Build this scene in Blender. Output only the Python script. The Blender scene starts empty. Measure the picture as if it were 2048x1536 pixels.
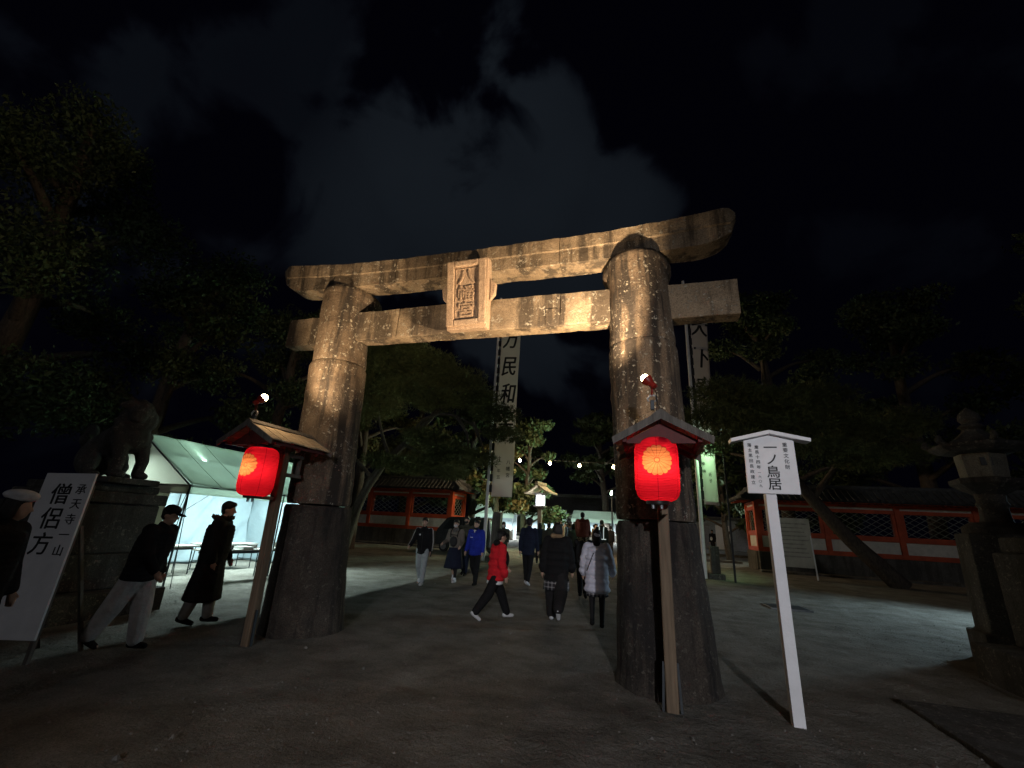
import bpy, bmesh, math, random
import numpy as np
from mathutils import Vector, Matrix, Euler

R = math.radians
sc = bpy.context.scene
COL = sc.collection
random.seed(7)
rng = np.random.default_rng(11)

# ------------------------------------------------------------------ camera
cam_d = bpy.data.cameras.new("camera")
cam_d.sensor_width = 36.0
cam_d.lens = 15.45
cam_d.clip_start = 0.05
cam_d.clip_end = 3000
cam = bpy.data.objects.new("camera", cam_d)
COL.objects.link(cam)
CR = ((0.96018721, 0.0361533, 0.27700804), (0.27418847, -0.31182982, -0.90971581), (0.05349013, 0.9494499, -0.30932782))
M = Matrix(CR).to_4x4()
M.translation = (0, 0, 1.6)
cam.matrix_world = M
sc.camera = cam

# ------------------------------------------------------------------ view and sampling
sc.view_settings.view_transform = 'Standard'
sc.view_settings.look = 'None'
sc.view_settings.exposure = 0.0
sc.view_settings.gamma = 1.0
sc.render.engine = 'CYCLES'
sc.cycles.use_denoising = True
sc.cycles.max_bounces = 6
sc.cycles.diffuse_bounces = 3
sc.cycles.glossy_bounces = 2
sc.cycles.transmission_bounces = 4
sc.cycles.sample_clamp_indirect = 3.0

# ------------------------------------------------------------------ night sky with moonlit clouds
world = bpy.data.worlds.new("World")
sc.world = world
world.use_nodes = True
wt = world.node_tree
wt.nodes.clear()


def nd(t, kind, **kw):
    n = t.nodes.new(kind)
    for k, v in kw.items():
        setattr(n, k, v)
    return n


def mth(t, op, a, b=None, c=None, clamp=False):
    n = t.nodes.new('ShaderNodeMath')
    n.operation = op
    n.use_clamp = clamp
    for i, v in enumerate((a, b, c)):
        if v is None:
            continue
        if isinstance(v, (int, float)):
            n.inputs[i].default_value = v
        else:
            t.links.new(v, n.inputs[i])
    return n.outputs[0]


def ramp(t, fac, stops):
    n = t.nodes.new('ShaderNodeValToRGB')
    e = n.color_ramp.elements
    while len(e) < len(stops):
        e.new(0.5)
    for i, (p, c) in enumerate(stops):
        e[i].position = p
        e[i].color = (c, c, c, 1) if isinstance(c, (int, float)) else (*c, 1)
    t.links.new(fac, n.inputs[0])
    return n.outputs[0]


tc = nd(wt, 'ShaderNodeTexCoord')
nz = nd(wt, 'ShaderNodeTexNoise')
nz.inputs['Scale'].default_value = 4.2
nz.inputs['Detail'].default_value = 8
nz.inputs['Roughness'].default_value = 0.48
nz.inputs['Distortion'].default_value = 0.35
wt.links.new(tc.outputs['Generated'], nz.inputs['Vector'])
cover = mth(wt, 'MULTIPLY', mth(wt, 'SUBTRACT', nz.outputs[0], 0.5), 2.6)
dim = None
# broad banks of cloud: direction, angular radius in degrees, weight
for d, ang, w in (((-.294, .656, .695), 13, .62), ((-.43, .69, .58), 12, .5), ((-.249, .604, .757), 8, .45), ((-.09, .78, .62), 9, .5),
                  ((-.25, .80, .54), 14, .5), ((-.70, .34, .63), 24, .20), ((.55, .50, .67), 24, .06), ((.2, -.7, .68), 30, .4), ((-.7, -.5, .5), 24, .35), ((.8, -.2, .55), 24, .3)):
    v = Vector(d).normalized()
    dp = nd(wt, 'ShaderNodeVectorMath', operation='DOT_PRODUCT')
    wt.links.new(tc.outputs['Generated'], dp.inputs[0])
    dp.inputs[1].default_value = v
    mr = nd(wt, 'ShaderNodeMapRange', interpolation_type='SMOOTHSTEP')
    wt.links.new(dp.outputs['Value'], mr.inputs['Value'])
    mr.inputs['From Min'].default_value = math.cos(R(ang * 1.7))
    mr.inputs['From Max'].default_value = math.cos(R(ang * .45))
    mr.inputs['To Max'].default_value = w
    dim = mr.outputs[0] if dim is None else mth(wt, 'MAXIMUM', dim, mr.outputs[0])
dens = mth(wt, 'ADD', cover, mth(wt, 'SUBTRACT', dim, 0.22))
mr = nd(wt, 'ShaderNodeMapRange', interpolation_type='SMOOTHSTEP')
wt.links.new(dens, mr.inputs['Value'])
mr.inputs['From Min'].default_value = -0.06
mr.inputs['From Max'].default_value = 0.22
n2 = nd(wt, 'ShaderNodeTexNoise')
n2.inputs['Scale'].default_value = 3.0
n2.inputs['Detail'].default_value = 3
wt.links.new(tc.outputs['Generated'], n2.inputs['Vector'])
amt = mth(wt, 'MULTIPLY', mr.outputs[0], mth(wt, 'MULTIPLY', mth(wt, 'ADD', dim, 0.03), mth(wt, 'ADD', n2.outputs[0], 0.75)))
mixc = nd(wt, 'ShaderNodeMix', data_type='RGBA')
wt.links.new(amt, mixc.inputs['Factor'])
mixc.inputs['A'].default_value = (.0005, .0005, .0016, 1)
mixc.inputs['B'].default_value = (.0084, .0112, .0150, 1)
bg = nd(wt, 'ShaderNodeBackground')
wt.links.new(mixc.outputs['Result'], bg.inputs[0])
bg.inputs[1].default_value = 1.0
wo = nd(wt, 'ShaderNodeOutputWorld')
wt.links.new(bg.outputs[0], wo.inputs[0])

# ------------------------------------------------------------------ low moonlight from behind the camera
sun_d = bpy.data.lights.new("moon", 'SUN')
sun_d.energy = 0.10
sun_d.angle = R(6)
sun_d.color = (.96, .96, 1.0)
sun = bpy.data.objects.new("moon", sun_d)
COL.objects.link(sun)
sun.rotation_euler = Vector((-.16, 1, -.26)).to_track_quat('-Z', 'Y').to_euler()


# ------------------------------------------------------------------ helpers
class MB:
    def __init__(s):
        s.v, s.f = [], []

    def add(s, vs, fs):
        o = len(s.v)
        s.v += [tuple(v) for v in vs]
        s.f += [tuple(i + o for i in f) for f in fs]
        return s

    def box(s, x0, x1, y0, y1, z0, z1):
        return s.add([(x0, y0, z0), (x1, y0, z0), (x1, y1, z0), (x0, y1, z0), (x0, y0, z1), (x1, y0, z1), (x1, y1, z1), (x0, y1, z1)],
                     [(0, 3, 2, 1), (4, 5, 6, 7), (0, 1, 5, 4), (1, 2, 6, 5), (2, 3, 7, 6), (3, 0, 4, 7)])

    def cb(s, c, d):
        return s.box(c[0] - d[0] / 2, c[0] + d[0] / 2, c[1] - d[1] / 2, c[1] + d[1] / 2, c[2] - d[2] / 2, c[2] + d[2] / 2)

    def bar(s, a, b, w, h=None, up=(0, 0, 1)):
        a, b = Vector(a), Vector(b)
        h = h or w
        d = (b - a).normalized()
        u = Vector(up)
        if abs(d.dot(u)) > .98:
            u = Vector((0, 1, 0))
        r = d.cross(u).normalized()
        u = r.cross(d).normalized()
        vs = []
        for p in (a, b):
            for i, j in ((-1, -1), (1, -1), (1, 1), (-1, 1)):
                vs.append(p + r * i * w / 2 + u * j * h / 2)
        return s.add(vs, [(0, 1, 2, 3), (7, 6, 5, 4), (0, 4, 5, 1), (1, 5, 6, 2), (2, 6, 7, 3), (3, 7, 4, 0)])

    def tube(s, pts, rad, n=8, cap=True):
        pts = [Vector(p) for p in pts]
        if isinstance(rad, (int, float)):
            rad = [rad] * len(pts)
        vs, fs = [], []
        prev = None
        for i, p in enumerate(pts):
            d = (pts[min(i + 1, len(pts) - 1)] - pts[max(i - 1, 0)]).normalized()
            u = prev if prev is not None else (Vector((0, 0, 1)) if abs(d.z) < .9 else Vector((1, 0, 0)))
            r = d.cross(u).normalized()
            u = r.cross(d).normalized()
            prev = u
            for k in range(n):
                a = 2 * math.pi * k / n
                vs.append(p + (r * math.cos(a) + u * math.sin(a)) * rad[i])
        for i in range(len(pts) - 1):
            for k in range(n):
                k2 = (k + 1) % n
                fs.append((i * n + k, i * n + k2, (i + 1) * n + k2, (i + 1) * n + k))
        if cap:
            fs.append(tuple(reversed(range(n))))
            fs.append(tuple(range((len(pts) - 1) * n, len(pts) * n)))
        return s.add(vs, fs)

    def lathe(s, prof, n=24, c=(0, 0, 0), lean=(0, 0), sy=1.0, cap=True, ang0=0.0):
        vs, fs = [], []
        for r, z in prof:
            for k in range(n):
                a = 2 * math.pi * k / n + ang0
                vs.append((c[0] + r * math.cos(a) + lean[0] * z, c[1] + sy * r * math.sin(a) + lean[1] * z, c[2] + z))
        m = len(prof)
        for i in range(m - 1):
            for k in range(n):
                k2 = (k + 1) % n
                fs.append((i * n + k, i * n + k2, (i + 1) * n + k2, (i + 1) * n + k))
        if cap:
            fs.append(tuple(reversed(range(n))))
            fs.append(tuple(range((m - 1) * n, m * n)))
        return s.add(vs, fs)

    def prism(s, poly, axis, a, b):
        """poly: 2-D points; axis 'x' (y,z), 'y' (x,z), 'z' (x,y)"""
        def p3(p, t):
            return {'x': (t, p[0], p[1]), 'y': (p[0], t, p[1]), 'z': (p[0], p[1], t)}[axis]
        n = len(poly)
        vs = [p3(p, a) for p in poly] + [p3(p, b) for p in poly]
        fs = [tuple(range(n)), tuple(range(2 * n - 1, n - 1, -1))]
        for k in range(n):
            k2 = (k + 1) % n
            fs.append((k, k + n, k2 + n, k2))
        return s.add(vs, fs)

    def mesh(s, name):
        me = bpy.data.meshes.new(name)
        me.from_pydata(s.v, [], s.f)
        bm = bmesh.new()
        bm.from_mesh(me)
        bmesh.ops.recalc_face_normals(bm, faces=bm.faces)
        bm.to_mesh(me)
        bm.free()
        return me


def obj(name, mb, mat, parent=None, loc=(0, 0, 0), smooth=False, bevel=0, rot=None):
    me = mb.mesh(name) if isinstance(mb, MB) else mb
    if mat is not None and not me.materials:
        me.materials.append(mat)
    if smooth:
        me.polygons.foreach_set('use_smooth', [True] * len(me.polygons))
        if smooth is not True:
            me.set_sharp_from_angle(angle=R(smooth))
    o = bpy.data.objects.new(name, me)
    COL.objects.link(o)
    o.location = loc
    if rot:
        o.rotation_euler = rot
    if parent is not None:
        o.parent = parent
    if bevel:
        b = o.modifiers.new('bevel', 'BEVEL')
        b.width = bevel
        b.segments = 2
        b.limit_method = 'ANGLE'
    return o


def tag(o, label, cat, group=None):
    o['label'] = label
    o['category'] = cat
    if group:
        o['group'] = group
    return o


def thing(name, label, cat, loc=(0, 0, 0), rz=0, group=None, scale=1):
    o = bpy.data.objects.new(name, None)
    o.empty_display_size = .2
    COL.objects.link(o)
    o.location = loc
    o.rotation_euler = (0, 0, rz)
    o.scale = (scale,) * 3
    return tag(o, label, cat, group)


def struct(o):
    o['kind'] = 'structure'
    return o


def light(name, typ, loc, energy, color, parent=None, aim=None, size=None, spot=None, blend=.6, sizey=None):
    d = bpy.data.lights.new(name, typ)
    d.energy = energy
    d.color = color
    if typ == 'AREA':
        d.shape = 'RECTANGLE'
        d.size = size or .2
        d.size_y = sizey or d.size
    elif size is not None:
        d.shadow_soft_size = size
    if spot:
        d.spot_size = R(spot)
        d.spot_blend = blend
    o = bpy.data.objects.new(name, d)
    COL.objects.link(o)
    o.location = loc
    if aim is not None:
        o.rotation_euler = Vector(aim).to_track_quat('-Z', 'Y').to_euler()
    if parent is not None:
        o.parent = parent
    return o


def gz(y):
    return 0.0 if y < 14 else .018 * (y - 14)


# ------------------------------------------------------------------ materials
def mat(name, col, rough=.7, var=.25, scale=6, bump=.15, bscale=40, col2=None, spec=.3, metal=0, stretch=None):
    m = bpy.data.materials.new(name)
    m.use_nodes = True
    t = m.node_tree
    b = t.nodes['Principled BSDF']
    b.inputs['Roughness'].default_value = rough
    b.inputs['Specular IOR Level'].default_value = spec
    b.inputs['Metallic'].default_value = metal
    co = nd(t, 'ShaderNodeTexCoord')
    src = co.outputs['Object']
    if stretch:
        mp = nd(t, 'ShaderNodeMapping')
        mp.inputs['Scale'].default_value = stretch
        t.links.new(src, mp.inputs[0])
        src = mp.outputs[0]
    n = nd(t, 'ShaderNodeTexNoise')
    n.inputs['Scale'].default_value = scale
    n.inputs['Detail'].default_value = 6
    n.inputs['Roughness'].default_value = .62
    t.links.new(src, n.inputs['Vector'])
    mx = nd(t, 'ShaderNodeMix', data_type='RGBA')
    c2 = col2 or tuple(min(1, c * (1 + var)) for c in col)
    c1 = col if col2 else tuple(c * (1 - var) for c in col)
    mx.inputs['A'].default_value = (*c1, 1)
    mx.inputs['B'].default_value = (*c2, 1)
    t.links.new(ramp(t, n.outputs[0], [(.32, 0.), (.68, 1.)]), mx.inputs['Factor'])
    t.links.new(mx.outputs['Result'], b.inputs['Base Color'])
    if bump:
        nb = nd(t, 'ShaderNodeTexNoise')
        nb.inputs['Scale'].default_value = bscale
        nb.inputs['Detail'].default_value = 4
        t.links.new(src, nb.inputs['Vector'])
        bp = nd(t, 'ShaderNodeBump')
        bp.inputs['Strength'].default_value = bump
        bp.inputs['Distance'].default_value = .02
        t.links.new(nb.outputs[0], bp.inputs['Height'])
        t.links.new(bp.outputs[0], b.inputs['Normal'])
    return m


def stone_mat(name, c1, c2, streak=.5, lichen=.5, soot=(.035, .03, .027)):
    """weathered granite: mottled, rain-streaked, with pale lichen spots"""
    m = bpy.data.materials.new(name)
    m.use_nodes = True
    t = m.node_tree
    b = t.nodes['Principled BSDF']
    b.inputs['Roughness'].default_value = .88
    b.inputs['Specular IOR Level'].default_value = .2
    co = nd(t, 'ShaderNodeTexCoord').outputs['Object']

    def noise(scale, detail=5, st=None, dist=0):
        src = co
        if st:
            mp = nd(t, 'ShaderNodeMapping')
            mp.inputs['Scale'].default_value = st
            t.links.new(co, mp.inputs[0])
            src = mp.outputs[0]
        n = nd(t, 'ShaderNodeTexNoise')
        n.inputs['Scale'].default_value = scale
        n.inputs['Detail'].default_value = detail
        n.inputs['Roughness'].default_value = .65
        n.inputs['Distortion'].default_value = dist
        t.links.new(src, n.inputs['Vector'])
        return n.outputs[0]

    def mix(f, a, bb):
        x = nd(t, 'ShaderNodeMix', data_type='RGBA')
        t.links.new(f, x.inputs['Factor'])
        for s, k in ((a, 'A'), (bb, 'B')):
            if isinstance(s, tuple):
                x.inputs[k].default_value = (*s, 1)
            else:
                t.links.new(s, x.inputs[k])
        return x.outputs['Result']
    base = mix(ramp(t, noise(2.3, 8), [(.36, 0.), (.64, 1.)]), c1, c2)
    base = mix(mth(t, 'MULTIPLY', ramp(t, noise(60, 4), [(.38, 1.), (.56, 0.)]), .65), base, tuple(c * .45 for c in c1))
    stk = mth(t, 'MULTIPLY', ramp(t, noise(1.0, 6, (3.6, 3.6, .35)), [(.47, 0.), (.57, 1.)]), streak)
    base = mix(stk, base, soot)
    pat = mth(t, 'MULTIPLY', ramp(t, noise(.9, 7, None, .6), [(.5, 0.), (.66, 1.)]), streak * .8)
    base = mix(pat, base, tuple(c * 1.5 for c in soot))
    spot = ramp(t, noise(19, 6, None, .2), [(.575, 0.), (.62, 1.)])
    spot = mth(t, 'MULTIPLY', spot, ramp(t, noise(2.1, 5), [(.42, 0.), (.54, 1.)]))
    spot = mth(t, 'MULTIPLY', spot, lichen)
    base = mix(spot, base, (.52, .48, .40))
    t.links.new(base, b.inputs['Base Color'])
    h = mth(t, 'ADD', mth(t, 'MULTIPLY', noise(9, 6), 1.0), mth(t, 'MULTIPLY', noise(80, 3), .5))
    h = mth(t, 'ADD', h, mth(t, 'MULTIPLY', spot, .4))
    bp = nd(t, 'ShaderNodeBump')
    bp.inputs['Strength'].default_value = .85
    bp.inputs['Distance'].default_value = .04
    t.links.new(h, bp.inputs['Height'])
    t.links.new(bp.outputs[0], b.inputs['Normal'])
    return m


def glow(name, col, strength):
    m = bpy.data.materials.new(name)
    m.use_nodes = True
    t = m.node_tree
    b = t.nodes['Principled BSDF']
    b.inputs['Base Color'].default_value = (.8, .8, .8, 1)
    b.inputs['Emission Color'].default_value = (*col, 1)
    b.inputs['Emission Strength'].default_value = strength
    return m


def cloth_through(name, col, trans=.5, bump=.2, wrinkle=3.0):
    """canvas or paper that lets light through"""
    m = bpy.data.materials.new(name)
    m.use_nodes = True
    t = m.node_tree
    t.nodes.clear()
    out = nd(t, 'ShaderNodeOutputMaterial')
    co = nd(t, 'ShaderNodeTexCoord').outputs['Object']
    n = nd(t, 'ShaderNodeTexNoise')
    n.inputs['Scale'].default_value = wrinkle
    n.inputs['Detail'].default_value = 5
    t.links.new(co, n.inputs['Vector'])
    mx = nd(t, 'ShaderNodeMix', data_type='RGBA')
    mx.inputs['A'].default_value = (*[c * .82 for c in col], 1)
    mx.inputs['B'].default_value = (*col, 1)
    t.links.new(n.outputs[0], mx.inputs['Factor'])
    bp = nd(t, 'ShaderNodeBump')
    bp.inputs['Strength'].default_value = bump
    bp.inputs['Distance'].default_value = .05
    t.links.new(n.outputs[0], bp.inputs['Height'])
    d = nd(t, 'ShaderNodeBsdfDiffuse')
    tr = nd(t, 'ShaderNodeBsdfTranslucent')
    ms = nd(t, 'ShaderNodeMixShader')
    ms.inputs[0].default_value = trans
    for s in (d, tr):
        t.links.new(mx.outputs['Result'], s.inputs['Color'])
        t.links.new(bp.outputs[0], s.inputs['Normal'])
    t.links.new(d.outputs[0], ms.inputs[1])
    t.links.new(tr.outputs[0], ms.inputs[2])
    t.links.new(ms.outputs[0], out.inputs[0])
    return m


MS = dict(
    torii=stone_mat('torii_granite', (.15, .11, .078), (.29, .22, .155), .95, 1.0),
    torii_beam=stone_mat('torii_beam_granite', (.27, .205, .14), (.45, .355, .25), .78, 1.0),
    torii_low_shaded=stone_mat('torii_lower_granite_shaded', (.05, .041, .034), (.10, .083, .068), .85, .12, (.018, .016, .016)),  # shade on the unlit lower drums put into a darker granite colour
    tablet=stone_mat('tablet_stone', (.46, .33, .235), (.58, .43, .31), .12, .3),
    grey_stone=stone_mat('grey_granite', (.07, .068, .066), (.12, .117, .112), .6, .25),
    wall_stone=stone_mat('wall_base_stone', (.10, .095, .085), (.17, .16, .145), .5, .1),
    wood_old=mat('weathered_wood', (.13, .115, .10), .85, .35, 4, .5, 30, stretch=(6, 6, .8)),
    wood_post=mat('cedar_post', (.16, .115, .075), .75, .3, 3, .3, 30, stretch=(8, 8, .6)),
    wood_roof=mat('shingle_wood', (.46, .36, .24), .85, .35, 5, .5, 40, stretch=(7, 1, 7)),
    wood_red=mat('dark_red_wood', (.11, .018, .016), .6, .3, 6),
    vermilion=mat('vermilion_paint', (.42, .065, .02), .55, .25, 3, .15, 25),
    plaster=mat('white_plaster', (.62, .60, .54), .85, .14, 4),
    tile=mat('roof_tile', (.085, .088, .09), .6, .35, 5, .4, 30),
    white_paint=mat('white_paint', (.76, .76, .78), .5, .07, 5, .1, 60),
    black_ink=mat('black_ink', (.012, .012, .013), .6, .2, 20, 0),
    steel=mat('grey_steel', (.22, .23, .24), .4, .2, 10, .1, 60, metal=.6),
    dark_steel=mat('dark_steel', (.04, .045, .05), .5, .2, 10, .1, 60, metal=.3),
    black_plastic=mat('black_plastic', (.015, .015, .015), .4, .2, 10, 0),
    red_metal=mat('red_lamp_paint', (.28, .02, .012), .4, .2, 10, 0),
    wire_white=mat('white_clamp', (.5, .48, .46), .5, .1, 10, 0),
    canvas=cloth_through('tent_canvas', (.70, .80, .72), .66, .35, 2.0),
    canvas_wall=cloth_through('tent_side_canvas', (.45, .55, .60), .35, .8, 1.6),
    gable_cloth=cloth_through('tent_gable_canvas', (.60, .60, .48), .22, .35, 2.0),
    banner=cloth_through('banner_cloth', (.72, .69, .67), .35, .35, 1.6),
    bark=mat('pine_bark', (.062, .05, .042), .9, .5, 5, .9, 16, stretch=(3, 3, 1)),
    bark_pale=mat('pale_bark', (.075, .066, .055), .9, .4, 5, .9, 16, stretch=(3, 3, 1)),
    needles=mat('pine_needles', (.085, .10, .036), .7, .45, .9, 0),
    leaves=mat('broad_leaves', (.040, .058, .024), .6, .5, .7, 0),
    leaves_gold=mat('yellowing_leaves', (.085, .078, .028), .65, .5, .7, 0),
    bulb=glow('bulb_glass', (1, .72, .38), 60),
    bulb_hot=glow('clamp_bulb_glass', (1, .78, .48), 70),
    tube=glow('fluorescent_tube', (.80, .96, 1.0), 95),
    flood_green=glow('floodlight_lens', (.70, 1, .72), 60),
    shop_light=glow('shop_tube', (.86, .97, 1.0), 40),
    paper_box=glow('lit_paper_pane', (.92, .96, 1.0), 3.2),
    skin=mat('skin', (.46, .29, .21), .55, .12, 8, 0),
    hair=mat('black_hair', (.012, .010, .009), .5, .4, 30, .3, 90, stretch=(6, 6, 1)),
    glass_dark=mat('dark_glass', (.02, .024, .025), .12, .2, 4, 0, spec=.6),
    car_paint=mat('dark_car_paint', (.035, .038, .04), .25, .15, 3, 0, spec=.6),
    rubber=mat('rubber', (.018, .018, .018), .8, .2, 10),
)


def fabric(name, col, var=.15):
    return mat('cloth_' + name, col, .9, var, 9, .9, 13, spec=.15)


def text_mb(s, size, bold=.012, ext=.003):
    """one character as a flat mesh in the local XZ plane, facing -Y, centred"""
    cu = bpy.data.curves.new('glyphs', 'FONT')
    cu.body = s
    cu.size = size
    cu.align_x = 'CENTER'
    cu.align_y = 'CENTER'
    cu.offset = bold * size
    cu.extrude = ext
    cu.resolution_u = 3
    o = bpy.data.objects.new('glyphs', cu)
    COL.objects.link(o)
    dg = bpy.context.evaluated_depsgraph_get()
    me = bpy.data.meshes.new_from_object(o.evaluated_get(dg))
    vs = [v.co.copy() for v in me.vertices]
    fs = [tuple(p.vertices) for p in me.polygons]
    bpy.data.objects.remove(o)
    bpy.data.curves.remove(cu)
    bpy.data.meshes.remove(me)
    if vs:
        cx = (min(v.x for v in vs) + max(v.x for v in vs)) / 2
        cy = (min(v.y for v in vs) + max(v.y for v in vs)) / 2
        vs = [(v.x - cx, -v.z, v.y - cy) for v in vs]
    return vs, fs


def glyph(ch, x, z, size, y, bold=0, sx=1.0, ext=.003, skew=0, sz=1.0):
    """one character; bold strokes come from slightly shifted copies"""
    mb = MB()
    vs, fs = text_mb(ch, size, 0, ext)
    shifts = [(0, 0)] if not bold else [(0, 0), (bold, 0), (-bold, 0), (0, bold * .6), (0, -bold * .6)]
    for k, (dx, dz) in enumerate(shifts):
        mb.add([(x + v[0] * sx + skew * v[2] + dx * size, y + v[1] - .0002 * k, z + v[2] * sz + dz * size) for v in vs], fs)
    return mb


def column(name, chars, x, z_top, size, pitch, y, m, parent, bold=0, sx=1.0, ext=.003, **kw):
    out = []
    for i, ch in enumerate(chars):
        if ch != ' ':
            out.append(obj(name, glyph(ch, x, z_top - pitch * (i + .5), size, y, bold, sx, ext), m, parent, **kw))
    return out


def vnoise(x, y, seed=0):
    """smooth value noise on numpy arrays"""
    r = np.random.default_rng(seed).random((64, 64))
    xi, yi = np.floor(x).astype(int), np.floor(y).astype(int)
    fx, fy = x - xi, y - yi
    fx, fy = fx * fx * (3 - 2 * fx), fy * fy * (3 - 2 * fy)
    g = lambda a, b: r[a % 64, b % 64]
    return (g(xi, yi) * (1 - fx) + g(xi + 1, yi) * fx) * (1 - fy) + (g(xi, yi + 1) * (1 - fx) + g(xi + 1, yi + 1) * fx) * fy


# ------------------------------------------------------------------ ground
xs = np.concatenate([[-600, -200, -90, -50, -30, -20, -15], np.arange(-12, 9.01, .11), [11, 14, 18, 25, 40, 80, 200, 600]])
ys = np.concatenate([[-120, -40, -12, -4, -1], np.arange(1, 17.01, .11), np.arange(18, 40, 1.5), [45, 55, 70, 100, 160, 300, 700]])
GX, GY = np.meshgrid(xs, ys)
GZ = np.where(GY < 14, 0, .018 * (GY - 14))
near = ((GX > -12.5) & (GX < 9.5) & (GY > .9) & (GY < 17.5)).astype(float)
GZ = GZ + near * ((vnoise(GX * 1.3, GY * 1.3, 1) - .5) * .022 + (vnoise(GX * 3.3, GY * 3.3, 2) - .5) * .026 + (vnoise(GX * 7.1, GY * 7.1, 3) - .5) * .018) - near * .014
GZ = np.where(GY > 100, 1.55, GZ)
nx, ny = len(xs), len(ys)
ii = np.arange(nx * ny).reshape(ny, nx)
quads = np.stack([ii[:-1, :-1], ii[:-1, 1:], ii[1:, 1:], ii[1:, :-1]], -1).reshape(-1, 4)


def np_mesh(name, co, faces, mat_, smooth=True):
    me = bpy.data.meshes.new(name)
    n, k = faces.shape
    me.vertices.add(len(co))
    me.vertices.foreach_set('co', np.ascontiguousarray(co, dtype=np.float32).ravel())
    me.loops.add(n * k)
    me.loops.foreach_set('vertex_index', np.ascontiguousarray(faces, dtype=np.int32).ravel())
    me.polygons.add(n)
    me.polygons.foreach_set('loop_start', np.arange(0, n * k, k, dtype=np.int32))
    me.polygons.foreach_set('use_smooth', np.full(n, smooth))
    me.update(calc_edges=True)
    me.materials.append(mat_)
    return me


def ground_mat():
    m = mat('packed_sand', (.125, .115, .098), .95, .3, 1.7, 0, col2=(.245, .232, .205))
    t = m.node_tree
    b = t.nodes['Principled BSDF']
    b.inputs['Specular IOR Level'].default_value = .12
    co = nd(t, 'ShaderNodeTexCoord').outputs['Object']
    sp_ = nd(t, 'ShaderNodeTexNoise')
    sp_.inputs['Scale'].default_value = 55
    sp_.inputs['Detail'].default_value = 5
    sp_.inputs['Roughness'].default_value = .75
    t.links.new(co, sp_.inputs['Vector'])
    hv = nd(t, 'ShaderNodeMix', data_type='RGBA', blend_type='MULTIPLY')
    hv.inputs['Factor'].default_value = 1.0
    t.links.new(b.inputs['Base Color'].links[0].from_socket, hv.inputs['A'])
    t.links.new(ramp(t, sp_.outputs[0], [(.3, .55), (.7, 1.35)]), hv.inputs['B'])
    t.links.new(hv.outputs['Result'], b.inputs['Base Color'])
    hs = None
    for s, w in ((7, 1.2), (26, .9), (95, .6)):
        n = nd(t, 'ShaderNodeTexNoise')
        n.inputs['Scale'].default_value = s
        n.inputs['Detail'].default_value = 4
        t.links.new(co, n.inputs['Vector'])
        h = mth(t, 'MULTIPLY', n.outputs[0], w)
        hs = h if hs is None else mth(t, 'ADD', hs, h)
    bp = nd(t, 'ShaderNodeBump')
    bp.inputs['Strength'].default_value = 1.0
    bp.inputs['Distance'].default_value = .035
    t.links.new(hs, bp.inputs['Height'])
    t.links.new(bp.outputs[0], b.inputs['Normal'])
    return m


MS['sand'] = ground_mat()
struct(obj('ground', np_mesh('ground', np.stack([GX, GY, GZ], -1).reshape(-1, 3), quads, MS['sand']), None))

# loose grit and pebbles on the packed sand
g_c, g_f = [], []
for k in range(2600):
    y = 1.6 + 13 * rng.random() ** 1.6
    x = rng.uniform(-11, 8.5)
    r = rng.uniform(.004, .013) * (1 + (rng.random() > .97) * 1.6)
    o = len(g_c)
    a0 = rng.random() * 6.3
    for j in range(5):
        a = a0 + j * 1.257
        g_c.append((x + r * math.cos(a) * rng.uniform(.8, 1.3), y + r * math.sin(a), -.004))
    g_c.append((x, y, r * rng.uniform(.5, .9)))
    g_f += [(o + j, o + (j + 1) % 5, o + 5) for j in range(5)]
gr = obj('grit', np_mesh('grit', np.array(g_c), np.array(g_f), mat('pebble', (.17, .16, .145), .9, .5, 3), False), None)
gr['kind'] = 'stuff'
tag(gr, 'loose grit and pebbles scattered over the packed sand', 'grit')
# ------------------------------------------------------------------ the stone gate
TX, TY = -2.53, 6.05
torii = thing('torii_gate', 'massive weathered stone torii gate spanning the sandy approach', 'gate', (0, 0, 0))


def rough_mesh(mb, amp, seed, smooth=30):
    me = mb.mesh('stone')
    co = np.empty(len(me.vertices) * 3)
    me.vertices.foreach_get('co', co)
    co = co.reshape(-1, 3)
    d = (vnoise(co[:, 0] * 5 + co[:, 1] * 3.1 + 40, co[:, 2] * 5 + 9, seed) - .5) + .5 * (vnoise(co[:, 0] * 14 + 20, co[:, 2] * 14 + co[:, 1] * 9, seed + 1) - .5)
    no = np.array([v.normal[:] for v in me.vertices])
    co += no * d[:, None] * amp
    me.vertices.foreach_set('co', co.ravel())
    me.update()
    return me


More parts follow.
